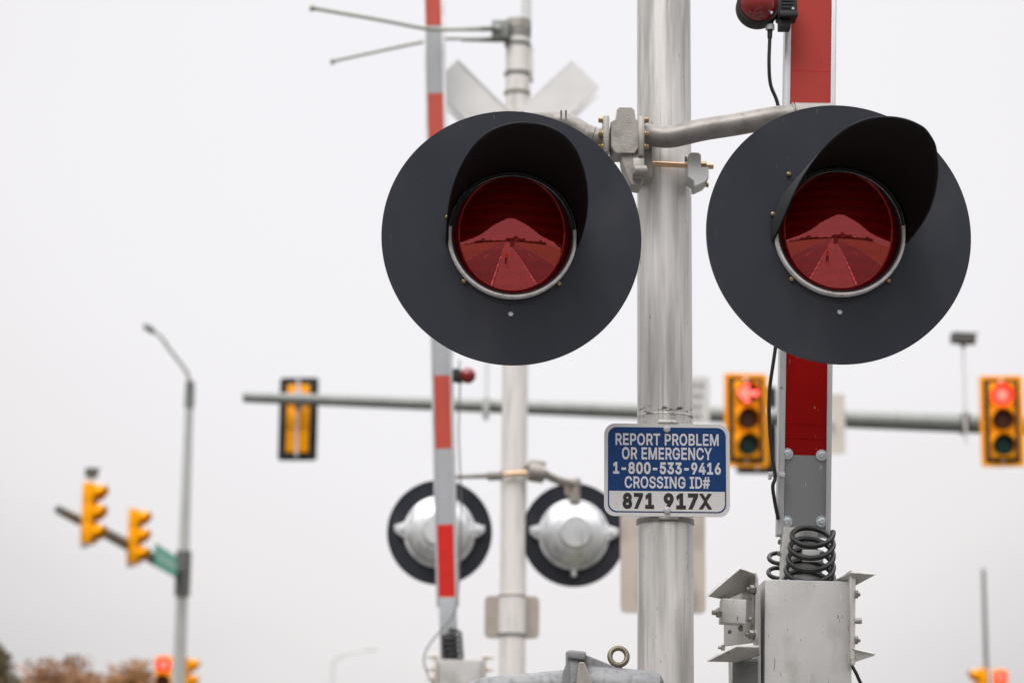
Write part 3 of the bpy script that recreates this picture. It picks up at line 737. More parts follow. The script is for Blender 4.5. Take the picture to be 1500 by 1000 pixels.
sheet('ground', -900, -900, 900, 900, 0, M['grass'])
sheet('road', -9.5, -300, -1.0, 30, .004, M['asphalt'])
sheet('road', 2.6, -300, 10.5, 30, .004, M['asphalt'])
sheet('road', -300, 30, 300, 48, .004, M['asphalt'])
sheet('pavement', -1.0, -300, 2.6, 8.0, .14, M['concrete'])
sheet('ballast', -300, 8.1, 300, 12.0, .012, M['ballast'])
for x0, x1, mm in ((-1.35, -1.2, 'paint'), (-9.2, -9.05, 'paint'), (2.8, 2.95, 'paint'), (10.1, 10.25, 'paint')):
    sheet('road_marking', x0, -300, x1, 7.5, .008, M[mm])
b = MB()
for xc in (-5.2, 6.6):
    for k in range(34):
        b.box((xc, 4 - 9 * k, -.242), (.12, 3, .5))
structure(b.build('road_marking', M['paint'], smooth=0))
for yy in (9.25, 10.69):
    b = MB()
    b.box((0, yy, .03), (300, .14, .02))
    b.box((0, yy, .085), (300, .018, .11))
    b.box((0, yy, .155), (300, .07, .035), bevel=.008)
    tag(b.build('rail', M['railsteel']), 'long steel rail crossing between the two signals', 'rail', 'rails of the crossing track')

# ------------------------------------------------------------------ crossing light (one kind, copied)
def make_crossing_light(label, group, skew=0.):
    t = thing('crossing_light', (0, 0, 0), label, 'crossing light', group)
    b = MB()
    b.plate([circ(.305, 128), list(reversed(circ(.149, 64))), list(reversed(circ(.0062, 12, -.001, -.184)))], .003)
    b.lathe([(.302, .0032), (.302, .012), (.305, .012), (.305, .0032)], 128)
    b.build('backboard', M['disc'], t, False)
    b = MB()
    b.lathe([(.0066, .0034), (.0066, .012), (.0001, .0125)], 16, Matrix.Translation((-.001, 0, -.184)), False)
    b.build('drain_hole', M['gasket'], t, False)
    # lens ring with its gasket
    b = MB()
    b.lathe([(.149, .004), (.1515, -.004), (.1515, -.016), (.149, -.021), (.145, -.021), (.1425, -.016), (.1425, .0), (.149, .004)], 96)
    ring = b.build('lens_ring', M['ring'], t, False)
    b = MB()
    b.lathe([(.1424, .0), (.1424, -.0135), (.1385, -.0135), (.1360, -.006), (.136, .02)], 96)
    b.build('gasket', M['gasket'], ring, False)
    b = MB()                                 # black strip over the upper ring, standing in for the hood's shade
    arc = [R(-84 + 168 * k / 48) for k in range(49)]
    b.plate([[(.1482 * math.sin(a), .1482 * math.cos(a)) for a in arc] + [(.1415 * math.sin(a), .1415 * math.cos(a)) for a in reversed(arc)]],
            .002, Matrix.Translation((0, -.0232, 0)))
    b.build('hood_shade_strip', M['gasket'], ring, False, smooth=0)
    for a in (-62, -42, -14, 0, 14, 42, 62):
        c = MB()
        q = Matrix.Rotation(R(a), 3, 'Y')
        c.box(q @ Vector((0, -.020, .1475)), (.011, .007, .0075), q, .001)
        c.build('clip', M['gasket'], ring, False)
    # domed lens
    RC, ra = .28, .1395
    prof = []
    y0 = math.sqrt(RC * RC - ra * ra)
    for k in range(25):
        a = math.asin(ra / RC) * (1 - k / 24)
        prof.append((max(RC * math.sin(a), .0004), -.006 - (RC * math.cos(a) - y0) * 1.0))
    b = MB()
    b.lathe(prof, 96, caps=True)
    tl = Matrix.Translation((0, -.004, 0)) @ Matrix.Rotation(R(3.3), 4, 'X')
    for v in b.bm.verts:                     # a little rounder sideways than up and down, aimed slightly at the road
        v.co.y += v.co.x ** 2 * .62
        v.co = tl @ v.co
    b.build('lens', M['lens'], t, False, smooth=60)
    # hood: long on top, cut away to nothing at the sides
    LM = .37
    tab = [(0, .372), (15, .372), (30, .366), (44, .335), (62, .265), (75, .205), (85, .15), (93, .08), (98, .012)]
    def hood_len(a):
        for (a0_, l0_), (a1_, l1_) in zip(tab, tab[1:]):
            if a <= a1_:
                return l0_ + (l1_ - l0_) * (a - a0_) / (a1_ - a0_)
        return tab[-1][1]
    n, k2 = 56, 14
    for nm_, off, mm in (('hood', .0015, 'hood'), ('hood_lining', -.0015, 'hoodin')):
        b = MB()
        grid = []
        for i in range(n + 1):
            ph = R(-98 + 196 * i / n)
            ln = hood_len(abs(math.degrees(ph)))
            row = []
            for j in range(k2 + 1):
                s_ = j / k2
                d = ln * s_
                r = .1545 + .010 * d / LM + off
                row.append((r * math.sin(ph) + d * skew, -d - .001, r * math.cos(ph)))
            grid.append(row)
        vs = [[b.bm.verts.new(p) for p in row] for row in grid]
        for i in range(n):
            for j in range(k2):
                b.bm.faces.new((vs[i][j], vs[i + 1][j], vs[i + 1][j + 1], vs[i][j + 1]))
        o = b.build(nm_, M[mm], t if nm_ == 'hood' else hood, False, smooth=60)
        sm = o.modifiers.new('Solidify', 'SOLIDIFY')
        sm.thickness = .0016
        sm.offset = 0
        if nm_ == 'hood':
            hood = o
    # flange that carries the hood, and the screws
    for a, rr in ((135, .1575), (-135, .1575), (-75, .1575), (75, .1575), (-40, .178), (40, .178)):
        q = Vector((rr * math.sin(R(a)), -.001, rr * math.cos(R(a))))
        c = MB()
        c.lathe([(.0055, 0), (.0058, -.003), (.0046, -.006), (.002, -.0075)], 16, Matrix.Translation(q), True)
        c.hexbolt(q + Vector((0, -.0072, 0)), (0, -1, 0), .0034, .004)
        c.build('screw', M['brass'], t, False)
    # housing on the back
    b = MB()
    b.lathe([(.205, .004), (.208, .012), (.208, .030), (.194, .034), (.189, .062), (.186, .066), (.166, .104), (.162, .106), (.138, .140), (.112, .158), (.106, .158), (.100, .164),
             (.094, .178), (.088, .184), (.030, .185), (.001, .186)], 64, caps=True)
    hs_ = b.build('housing', M['housing'], t, False)
    for sx_ in (-1, 1):
        c = MB()
        c.plate([[(sx_ * .185, -.045), (sx_ * .232, -.022), (sx_ * .260, .002), (sx_ * .262, .036), (sx_ * .235, .042), (sx_ * .185, .062)]], .030,
                Matrix.Translation((0, .012, 0)))
        c.cyl((sx_ * .222, .012, .014), (sx_ * .222, .064, .014), .021, .017, 12)
        c.build('hinge_ear', M['housing'], hs_, False, bevel=.003)
    c = MB()
    c.box((0, .024, -.222), (.030, .030, .045), bevel=.004)
    c.cyl((0, .026, -.236), (0, .056, -.236), .017, .013, 12)
    c.build('latch', M['housing'], hs_, False)
    c = MB()
    c.box((0, .075, .212), (.060, .075, .085), bevel=.010)
    c.cyl((0, .095, .235), (0, .095, .318), .031, .031, 24)
    c.cyl((0, .095, .278), (0, .095, .300), .040, .040, 24)
    c.build('hanger', M['cast'], t, False)
    return t

SIG = 'flashing crossing lights'
l1 = make_crossing_light('large red crossing light in charcoal disc left of the sharp near mast', SIG)
l1.location = PD(750, 346.5, 5.655)
l1.rotation_euler = (0, 0, R(4.5))
l2 = make_crossing_light('', SIG, .12)
l2.location = PD(1229, 341.5, 5.545)
l2.rotation_euler = (0, 0, R(2))
l2['label'] = 'large red crossing light in charcoal disc covering the near gate arm, hood turned aside'
l3 = copy_tree(l1)
l3.location = PD(644, 779.5, 14.03)
l3.rotation_euler = (0, 0, R(180))
l3['label'] = 'blurred crossing light seen from behind, silver housing partly hidden by the far striped gate arm'
l4 = copy_tree(l1)
l4.location = PD(840, 783, 14.2)
l4.rotation_euler = (0, 0, R(183))
l4['label'] = 'blurred crossing light seen from behind, silver housing fully visible beside the blue sign'

# ------------------------------------------------------------------ near mast with its crossarm
mx_ = PN(973.6, 500, 5.94)
MR = .0680
mast = thing('signal_mast', (mx_.x, mx_.y, 0),
             'sharp weathered aluminium signal mast carrying the two big red lights', 'signal mast', 'crossing signal masts')
b = MB()
b.cyl((mx_.x, mx_.y, 0.12), (mx_.x, mx_.y, 4.6), MR, MR, 64)
b.build('pole', M['mast'], mast)
b = MB()
b.lathe([(.19, 0), (.19, .03), (.11, .05), (.085, .22), (.085, .27), (.070, .27)], 32,
        Matrix.Translation((mx_.x, mx_.y, 0)) @ Matrix.Rotation(R(90), 4, 'X'))
b.build('base_casting', M['cast'], mast)
# grimy joint under the lights
zj = PN(973, 604, 5.87).z
smudge(M['mast'], PN(973, 600, 5.87).z, .016)
b = MB()
b.lathe([(MR + .0002, -.002), (MR + .0012, -.001), (MR + .0012, .001), (MR + .0002, .002)], 64,
        Matrix.Translation((mx_.x, mx_.y, zj)) @ Matrix.Rotation(R(90), 4, 'X'))
b.build('joint_ring', M['mast'], mast)

DA = 5.79
def A(u, v, d=DA):
    return PN(u, v, d)
px = SC(DA, 215)
b = MB()                                     # central clamp casting
cc = A(914.5, 200)
b.plate([[(x * px, z * px) for x, z in ((-12, 35), (-9, 38), (11, 38), (14, 34), (16, 20), (21, 16), (21, -22), (15, -31), (-15, -31), (-21, -22), (-21, 16), (-14, 20))]],
        .085, Matrix.Translation(cc + Vector((0, -.035, 0))))
b.plate([[(x * px, z * px) for x, z in ((-8, -18), (20, -18), (27, -28), (28, -66), (22, -79), (8, -77), (2, -60), (-4, -44))]],
        .07, Matrix.Translation(cc + Vector((0, -.025, 0))))
b.box(A(887, 204), (9 * px, .095, 56 * px), bevel=.003)
b.box(A(938, 207), (9 * px, .095, 60 * px), bevel=.003)
b.box(A(934, 252), (17 * px, .085, 30 * px), bevel=.003)
b.cyl(A(926, 259) + Vector((0, -.06, 0)), A(944, 257) + Vector((0, -.045, 0)), .010, .013, 16)
b.build('clamp_casting', M['cast'], mast, bevel=.0025)
b = MB()                                     # saddle joining casting to the mast
b.box(A(937, 225, 5.875), (.06, .11, .15), bevel=.01)
b.build('saddle', M['cast'], mast)
for u, ax in ((882, -1), (943, 1)):
    for v in (182, 202, 221):
        c = MB()
        c.hexbolt(A(u, v) + Vector((0, -.034, 0)), (ax, 0, 0), 3.9 * px, 5.0 * px, washer=5.2 * px)
        c.build('bolt', M['brass'], mast)
# arms
b = MB()
path = smooth_path([A(886, 203), A(868, 203), A(850, 193), A(828, 181), A(802, 179), A(765, 180, 5.74)], 6)
b.tube(path, [.0275] * len(path), 24)
b.cyl(A(868, 203), A(856, 199), .031, .031, 24)
b.build('arm', M['pipe'], mast)
b = MB()
path = smooth_path([A(938, 196), A(960, 199), A(985, 200, 5.78), A(1030, 190, 5.77), A(1080, 182, 5.755), A(1130, 173, 5.74), A(1175, 169, 5.71),
                    A(1222, 171, 5.69)], 6)
b.tube(path, [.0275] * len(path), 24)
b.build('arm', M['pipe'], mast)
for u, v, d, hw in ((1192, 169.5, 5.702, 28),):
    b = MB()
    b.cyl(A(u - hw, v, d), A(u + hw, v + hw * .03, d - .003), .0315, .0315, 24)
    b.cyl(A(u - hw + 1, v + 3, d), A(u - hw + 6, v + 3, d), .0345, .0345, 24)
    b.build('arm_sleeve', M['pipe'], mast, bevel=.002)
for u in (1161, 1166):
    c = MB()
    c.cyl(A(u, 170.5, 5.72), A(u + 1.5, 170.4, 5.72), .034, .034, 24)
    c.build('set_collar', M['pipe'], mast)
for u in (822, 829):
    c = MB()
    c.cyl(A(u, 176, 5.74), A(u, 162, 5.74), .0025, .0025, 8)
    c.build('hanger_stud', M['pipe'], mast)
# tie rod across the mast and its keeper
b = MB()
b.cyl(A(938, 239, 5.845), A(1045, 244, 5.845), 4.1 * px, 4.1 * px, 20)
b.build('tie_rod', M['copper'], mast)
b = MB()
b.plate([[(x * px, z * px) for x, z in ((-15, 15), (-12, 18), (1, 18), (4, 15), (4, -4), (15, -4), (15, -20), (9, -27), (-3, -33), (-7, -33), (-7, -25), (-16, -19))]],
        .08, Matrix.Translation(A(1021, 248, 5.86) + Vector((0, -.045, 0))))
b.build('keeper', M['clampw'], mast, bevel=.002)
c = MB()
c.hexbolt(A(1027, 243, 5.845), (1, 0, 0), 7.0 * px, 8 * px, shank=8 * px)
c.build('nut', M['brass'], mast)
c = MB()
c.hexbolt(A(1034, 271, 5.85), (1, 0, 0), 3.6 * px, 4 * px)
c.build('nut', M['brass'], mast)
c = MB()
c.cyl(A(1003, 232, 5.845), A(1006, 232, 5.845), 5 * px, 5 * px, 16)
c.build('rod_washer', M['steelbolt'], mast)

# ------------------------------------------------------------------ blue sign
DS = (mx_.y - MR - .006) / .985
s = SC(DS, 688)
so = PN(977, 688, DS)
sign = thing('emergency_sign', so, 'blue and white emergency notice sign strapped to the near mast', 'sign', 'crossing notice signs')
b = MB()
b.plate([rrect(-92 * s, -68.5 * s, 92 * s, 68.5 * s, 16 * s, 10)], .003)
panel = b.build('panel', M['signwhite'], sign, False, bevel=.0006)
b = MB()
b.plate([rrect(-86.5 * s, -63 * s, 86.5 * s, 63 * s, 13 * s, 10)], .0008, Matrix.Translation((0, -.0004, 0)))
b.build('blue_field', M['signblue'], panel, False, smooth=0)
b = MB()
b.plate([rrect(-84.6 * s, -61.2 * s, 84.6 * s, -31.5 * s, 12 * s, 10, (1, 1, 0, 0))], .0008, Matrix.Translation((0, -.0008, 0)))
b.build('number_field', M['signwhite'], panel, False, smooth=0)
def lettering(name, lines, m, y, parent):
    bm = bmesh.new()
    for body, x0, x1, ztop, zbot, bold in lines:
        me = text_mesh(body, (x0 - 977) * s, (688 - zbot) * s, (x1 - 977) * s, (688 - ztop) * s, bold)
        bm.from_mesh(me)
        bpy.data.meshes.remove(me)
    for v in bm.verts:
        v.co.y = y
    mb = MB()
    mb.bm.free()
    mb.bm = bm
    return mb.build(name, m, parent, False, smooth=0)
lettering('lettering', [('REPORT PROBLEM', 901.5, 1053, 634, 652, 21), ('OR EMERGENCY', 911, 1043, 654.6, 673, 21),
                        ('1-800-533-9416', 898, 1056, 676.5, 694.5, 33), ('CROSSING ID#', 915, 1040, 697.6, 715.5, 21)],
          M['signtext'], -.0009, panel)
lettering('number', [('871', 912, 958, 722, 746, 50)], M['signblack'], -.0013, panel)
lettering('number', [('917X', 972, 1043, 722, 746, 50)], M['signblack'], -.0013, panel)
for z in (60.5, -59.5):
    c = MB()
    c.lathe([(.0088, -.001), (.0088, -.0035), (.0072, -.0065), (.003, -.008)], 20, Matrix.Translation((0, 0, z * s)), True)
    c.box((0, -.0083, z * s), (.004, .0016, .004))
    c.build('screw', M['clampw'], sign, False)
for z in (71.5, -71.5):
    zz = so.z + z * s
    b = MB()
    b.lathe([(MR + .0006, -.006), (MR + .0026, -.006), (MR + .0026, .006), (MR + .0006, .006)], 48,
            Matrix.Translation((mx_.x, mx_.y, zz)) @ Matrix.Rotation(R(90), 4, 'X'))
    b.box((mx_.x + .004, mx_.y - MR - .004, zz), (.05, .009, .007), bevel=.002)
    b.build('strap', M['steelbolt' if z < 0 else 'mast'], sign)

# ------------------------------------------------------------------ near gate arm
GY = PN(1178, 560, 5.95).y
gb = PY(1177.0, 785, GY)
gt = PY(1187.5, 0, GY)
lean = math.atan2(gt.x - gb.x, gt.z - gb.z)
def GZ(v):
    return (PY(1177 + (785 - v) * 10.5 / 785, v, GY) - gb).length * (1 if v < 785 else -1)
g = thing('crossing_gate', gb, 'near raised gate arm with red and grey sheeting behind the big light', 'crossing gate', 'raised crossing gates', (0, lean, 0))
gw = 77.5 * 5.93 / F / 2
gtop = GZ(-110)
for sx_ in (-1, 1):
    b = MB()
    wr = .0150 if sx_ < 0 else .0125
    b.box((sx_ * (gw - wr / 2), .012, gtop / 2), (wr, .05, gtop), bevel=.002)
    b.box((sx_ * (gw - wr / 2 + .0012), -.0142, gtop / 2), (wr * .45, .004, gtop), bevel=.001)
    b.build('rail', M['rail'], g, False)
b = MB()
b.box((0, .012, gtop / 2 - .01), (2 * gw - .03, .03, gtop - .02))
b.build('core', M['rail'], g, False, smooth=0)
for v0, v1, mm in ((785, 667, 'greysheet'), (667, 421, 'redsheet'), (421, 177, 'greysheet'), (177, -109, 'redsheen')):
    z0, z1 = GZ(v0), GZ(v1)
    b = MB()
    xw = 2 * gw - .0275
    b.box((.0012, -.0045, (z0 + z1) / 2), (xw, .003, z1 - z0 - .0004))
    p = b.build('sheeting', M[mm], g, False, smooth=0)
    p['label'] = {'greysheet': 'grey prismatic sheeting', 'redsheet': 'deep red sheeting', 'redsheen': 'pale red sheeting with painted sheen'}[mm]
    for vv in (105, 643, 622):
        if v1 < vv < v0 and mm != 'greysheet':
            c = MB()
            c.box((.0012, -.0063, GZ(vv)), (xw * .99, .0006, .0012))
            c.build('sheet_joint', M['redvivid' if vv == 105 else 'redsheet'], p, False, smooth=0)
for u, v in ((1153, 665), (1203, 667), (1152, 764), (1203, 764)):
    q = PY(u, v, GY)
    d = q - gb
    c = MB()
    lx = d.x * math.cos(lean) - d.z * math.sin(lean)
    lz = d.z * math.cos(lean) + d.x * math.sin(lean)
    c.cyl((lx, -.006, lz), (lx, -.0085, lz),   .0142, .0139, 28)
    c.hexbolt((lx, -.0085, lz), (0, -1, 0), .0080, .0065)
    c.build('bolt', M['zinc'], g, False)
c = MB()                                     # cable clip on the rail
q = GZ(699)
c.box((-gw - .006, -.032, q), (.040, .010, .010), bevel=.0015)
c.box((-gw - .022, -.026, q - .003), (.008, .020, .017), bevel=.0015)
c.box((-gw + .008, -.022, q), (.008, .020, .010), bevel=.0015)
c.build('cable_clip', M['signwhite'], g, False)
c = MB()
c.cyl((-gw + .004, -.017, GZ(571)), (-gw + .004, -.0135, GZ(571)), .003, .003, 10)
c.build('rivet', M['steelbolt'], g, False)
b = MB()                                     # stem down into the mechanism
b.box((-.010, .010, -.13), (.088, .045, .30), bevel=.003)
b.build('stem', M['bracket'], g, False)
c = MB()
c.hexbolt((-.056, .0, -.016), (-1, 0, 0), .006, .006)
c.hexbolt((-.056, .0, -.045), (-1, 0, 0), .006, .006)
c.build('bolt', M['steelbolt'], g, False)
b = MB()
b.box((.018, -.028, -.052), (.052, .030, .030), bevel=.003)
b.box((.012, -.020, -.10), (.062, .020, .10), bevel=.003)
b.build('stem_bracket', M['clampw'], g, False)

# gate lamp at the top
ld = 5.86
lc = PN(1111, 6, ld)
gl = thing('gate_lamp', lc, 'round red gate lamp with black bracket at the top of the near gate arm', 'lamp', 'gate lamps')
b = MB()
b.lathe([(.001, -.036), (.010, -.0355), (.020, -.033), (.030, -.0275), (.039, -.0185), (.0455, -.007), (.0475, .002), (.0475, .010)], 40, caps=True)
b.build('lens', M['lampred'], gl, False, smooth=60)
b = MB()
b.lathe([(.0475, -.002), (.0525, -.002), (.054, .004), (.054, .040), (.040, .052), (.001, .052)], 40, caps=True)
b.build('lamp_body', M['black'], gl, False)
b = MB()
b.box((.072, .022, .005), (.050, .055, .082), bevel=.005)
b.box((.074, -.010, -.030), (.046, .016, .014), bevel=.003)
for k in range(6):
    b.box((.072, -.0065, .035 - .009 * k), (.030, .004, .004))
b.box((.066, .020, -.050), (.030, .040, .022), bevel=.003)
b.build('bracket', M['black'], gl, False)
for x, z in ((-.039, .012), (.030, -.030), (.085, -.016)):
    c = MB()
    c.hexbolt((x, -.014 if x < .05 else -.005, z), (0, -1, 0), .0042, .010)
    c.build('screw', M['zinc'], gl, False)
c = MB()
c.cyl((.030, .015, -.034), (.030, .015, -.058), .009, .009, 16)
c.build('gland', M['black'], gl, False)
c = MB()
c.cyl((.030, .015, -.050), (.030, .015, -.063), .0115, .0115, 6)
c.build('gland_nut', M['clampw'], gl, False)
c = MB()
c.cyl((.030, .015, -.058), (.029, .015, -.085), .0068, .0060, 16)
c.build('strain_relief', M['black'], gl, False)
b = MB()
e0 = lc + Vector((.029, .015, -.085))
pp = smooth_path([e0, PN(1126.5, 95, 5.88), PN(1129, 125, 5.89), PN(1140, 156, 5.90), PN(1148, 220, 5.90), PN(1146, 420, 5.90),
                  PN(1136, 508, 5.90), PN(1127.5, 570, 5.90), PN(1127, 620, 5.90), PN(1131, 665, 5.90), PN(1135.5, 697, 5.90),
                  PN(1132, 712, 5.90), PN(1135, 735, 5.91), PN(1140, 760, 5.93)], 8)
b.tube(pp, .0046, 12)
tag(b.build('lamp_cable', M['cable']), 'thin black cable running down the edge of the near gate arm', 'cable')

# coiled cables over the mechanism
def coil(p0, p1, r, wire, turns, tilt, seg=40, r2=None):
    ax = (p1 - p0)
    n = int(turns * seg)
    d = ax.normalized()
    x = Vector((1, 0, 0))
    y = Vector((0, math.cos(tilt), -math.sin(tilt)))
    out = []
    for k in range(n + 1):
        a = 2 * PI * k / seg
        rr = r + ((r2 or r) - r) * k / n
        out.append(p0 + ax * (k / n) + (x * math.cos(a) + y * math.sin(a)) * rr)
    b = MB()
    b.tube(out, wire, 12)
    return b
tag(coil(PN(1184, 862, 5.872), PN(1191, 778, 5.885), .060, .0066, 5.0, R(-42), r2=.048).build('coiled_cable', M['coil']),
    'thick black coiled cable looping in front of the near gate stem', 'coiled cable', 'coiled gate cables')
tag(coil(PN(1145, 872, 6.06), PN(1148, 802, 6.06), .035, .0056, 3.2, R(-44)).build('coiled_cable', M['coil']),
    'smaller coiled cable half hidden behind the near gate stem', 'coiled cable', 'coiled gate cables')

# ------------------------------------------------------------------ gate mechanism (box between two channels)
BD = 5.80
bs = SC(BD, 900)
bl, br_ = PN(1116, 850, BD), PN(1243, 850, BD)
zt = PN(1180, 849.5, BD).z
mech = thing('gate_mechanism', ((bl.x + br_.x) / 2, bl.y + .1, 0), 'bare aluminium gate mechanism box with bolted side channels', 'gate mechanism', 'gate mechanisms')
b = MB()
bw = br_.x - bl.x
q = Matrix.Rotation(R(.9), 3, 'Y') @ Matrix.Rotation(R(1.0), 3, 'Z')
b.box(((bl.x + br_.x) / 2, bl.y + .085, zt - .36), (bw, .17, .72), q, .003)
b.build('case', M['box'], mech)
b = MB()
b.box(((bl.x + br_.x) / 2, bl.y + .1, (zt - .72) / 2), (bw * 1.5, .36, zt - .72), None, .01)
b.build('pedestal', M['box'], mech)
b = MB()                                     # narrow plate standing proud on each side of the case
b.box(PN(1110.5, 930, 5.83) + Vector((0, .03, -.02)), (.008, .10, .27), None, .002)
b.build('edge_plate', M['clampw'], mech)
b = MB()
b.box(PN(1246.5, 905, 5.80) + Vector((0, .03, 0)), (.010, .11, .22), None, .002)
b.build('edge_plate', M['bracket'], mech)
# left channel: web, upper flange, lower flange
ch = MB()
ch.slab([PN(1106, 838, 5.76), PN(1109, 846, 5.76), PN(1109, 934, 5.76), PN(1103, 941, 5.76), PN(1062, 946, 5.92), PN(1062, 868, 5.92),
         PN(1084, 832, 5.84)], .007)
ch.slab([PN(1036, 872, 5.66), PN(1083, 831, 5.72), PN(1106, 839, 5.74), PN(1107, 858, 5.84), PN(1062, 877, 5.80)], .006)
ch.slab([PN(1035, 967, 5.66), PN(1078, 945, 5.70), PN(1112, 946, 5.74), PN(1112, 958, 5.80), PN(1085, 968, 5.82)], .006)
ch.build('channel', M['bracket'], mech, bevel=.001)
b = MB()
b.box(PN(1073, 896, 5.74), (36 * bs, .06, 35 * bs), Matrix.Rotation(R(3), 3, 'Y'), .003)
b.build('stop_block', M['box'], mech)
b = MB()
b.box(PN(1090, 1030, 5.86), (42 * bs, .06, 130 * bs), None, .002)
b.build('inner_bracket', M['bracket'], mech)
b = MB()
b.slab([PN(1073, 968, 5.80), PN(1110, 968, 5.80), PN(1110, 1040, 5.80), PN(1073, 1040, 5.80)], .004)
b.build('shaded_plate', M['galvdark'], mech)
def nut(u, v, d, axis, r, h, sh=0, wr=0):
    c = MB()
    c.hexbolt(PN(u, v, d), axis, r * bs, h * bs, washer=wr * bs, shank=sh * bs)
    c.build('nut', M['steelbolt'], mech)
for u, v in ((1106, 863), (1105, 929)):
    nut(u, v, 5.735, (-1, -.25, 0), 6.5, 8, 4, 8)
nut(1056, 897, 5.70, (-1, -.2, 0), 7, 7, 6)
nut(1101, 876, 5.73, (-1, -.3, 0), 3, 3, 2)
nut(1100, 907, 5.73, (-1, -.3, 0), 3.4, 4, 2)
nut(1087, 920, 5.74, (-1, -.3, 0), 4.5, 4, 2)
nut(1069, 925, 5.78, (-.3, -1, 0), 3.2, 3, 0)
nut(1062, 948, 5.72, (-1, 0, 0), 4.2, 6, 4)
# right channel
ch = MB()
ch.slab([PN(1246, 839, 5.78), PN(1253, 841, 5.78), PN(1252, 964, 5.78), PN(1245, 966, 5.78)], .012)
ch.slab([PN(1247, 837.5, 5.76), PN(1283, 840.5, 5.77), PN(1252, 857, 5.80), PN(1222, 850, 5.86)], .005)
ch.slab([PN(1245, 945, 5.78), PN(1253, 950, 5.77), PN(1282, 956, 5.765), PN(1281, 959.5, 5.765), PN(1242, 972, 5.79)], .006)
ch.build('channel', M['bracket'], mech, bevel=.001)
nut(1252, 870, 5.77, (1, 0, 0), 6, 5, 3)
nut(1252, 937, 5.77, (1, 0, 0), 6, 5, 3)
c = MB()
c.cyl(PN(1252, 908.5, 5.77), PN(1262, 908.5, 5.77), 4.6 * bs, 4.6 * bs, 16)
c.build('pin', M['cast'], mech)
b = MB()
b.tube(smooth_path([PN(1242, 965, 5.83), PN(1250, 978, 5.83), PN(1257, 992, 5.83), PN(1266, 1020, 5.84), PN(1268, 1100, 5.86)], 6), .0042, 10)
tag(b.build('drop_cable', M['cable']), 'short black cable hanging beneath the right channel of the mechanism', 'cable')

# ------------------------------------------------------------------ grey casting with eye bolt before the mast
KD = 5.77
ks = SC(KD, 980)
kb = PN(880, 1000, KD)
cw = thing('counterweight', kb, 'rough grey cast arm with an eye bolt at the foot of the near mast', 'counterweight')
b = MB()
b.tube([PN(690, 1012, KD), PN(712, 1008, KD), PN(790, 1004, KD), PN(832, 1003, KD)], [15 * ks, 17 * ks, 20 * ks, 23 * ks], 28)
b.build('arm_pipe', M['greyiron'], cw)
b = MB()
b.tube([PN(856, 1002, KD), PN(860, 1002, KD), PN(955, 1012, KD), PN(964, 1013, KD), PN(969, 1014, KD)],
       [27 * ks, 29 * ks, 29.5 * ks, 26 * ks, 17 * ks], 32)
b.build('barrel', M['greyiron'], cw)
b = MB()
b.box(PN(842, 1012, KD), (15 * ks, .09, 100 * ks), Matrix.Rotation(R(-2), 3, 'Y'), .004)
b.box(PN(844, 961, KD) + Vector((0, -.005, 0)), (27 * ks, .10, 13 * ks), Matrix.Rotation(R(6), 3, 'Y'), .006)
b.slab([PN(829, 954, KD), PN(834, 957, KD), PN(836, 1010, KD), PN(823, 1010, KD), PN(824, 985, KD), PN(829, 972, KD)], .08)
b.slab([PN(856, 958, KD), PN(900, 976, KD), PN(905, 985, KD), PN(852, 985, KD)], .03)
b.build('flange', M['greyiron'], cw, bevel=.002)
b = MB()
b.slab([PN(848, 969, KD - .06), PN(856, 969, KD - .06), PN(868, 1000, KD - .06), PN(880, 1016, KD - .06), PN(842, 1016, KD - .06)], .012)
b.build('weld_plate', M['cast'], cw, bevel=.003)
b = MB()
rc = PN(906, 961, KD)
b.tube([rc + Vector((math.cos(a), .25 * math.sin(a), math.sin(a))) * 12.6 * ks for a in (2 * PI * k / 40 for k in range(41))], 4.0 * ks, 14, False)
b.cyl(rc + Vector((0, 0, -15 * ks)), rc + Vector((0, 0, -24 * ks)), 5 * ks, 6 * ks, 14)
M['eye'] = mat('bronzed eye bolt', (.17, .145, .10), .4, .5, .2, 30)
b.build('eye_bolt', M['eye'], cw)
b = MB()
b.lathe([(.075, -.04), (.088, -.04), (.088, .04), (.075, .04)], 40, Matrix.Translation((mx_.x, mx_.y, kb.z - .06)) @ Matrix.Rotation(R(90), 4, 'X'))
b.build('mast_collar', M['greyiron'], cw)

# ------------------------------------------------------------------ far mast, crossbucks, aerial
FD = 13.6
fm = PN(753.5, 550, FD)
FR = .070
fmast = thing('signal_mast', (fm.x, fm.y, 0), 'blurred pale signal mast further back carrying crossbuck, aerial and lights seen from behind', 'signal mast', 'crossing signal masts')
ztop = PN(757, 34, FD).z
b = MB()
b.cyl((fm.x, fm.y, .1), (fm.x, fm.y, ztop), FR, FR * .97, 48)
b.build('pole', M['farmast'], fmast)
b = MB()
b.lathe([(.19, 0), (.19, .03), (.11, .05), (.085, .22), (.085, .27), (.072, .27)], 32, Matrix.Translation((fm.x, fm.y, 0)) @ Matrix.Rotation(R(90), 4, 'X'))
b.build('base_casting', M['cast'], fmast)
b = MB()
b.lathe([(.001, .02), (FR + .006, .012), (FR + .008, 0), (FR + .008, -.05), (FR, -.05)], 32, Matrix.Translation((fm.x, fm.y, ztop)) @ Matrix.Rotation(R(90), 4, 'X'), True)
b.build('cap', M['cast'], fmast)
def FZ(v):
    return PN(755, v, FD).z
for v in (52, 66, 109, 137):
    b = MB()
    b.lathe([(FR, -.008), (FR + .007, -.008), (FR + .007, .008), (FR, .008)], 32, Matrix.Translation((fm.x, fm.y, FZ(v))) @ Matrix.Rotation(R(90), 4, 'X'))
    b.build('strap', M['galv' if v != 137 else 'oliverod'], fmast)
b = MB()
b.box(PN(777.5, 92, FD) + Vector((0, .03, 0)), (.032, .06, .21), None, .006)
b.build('junction_box', M['farmast'], fmast)
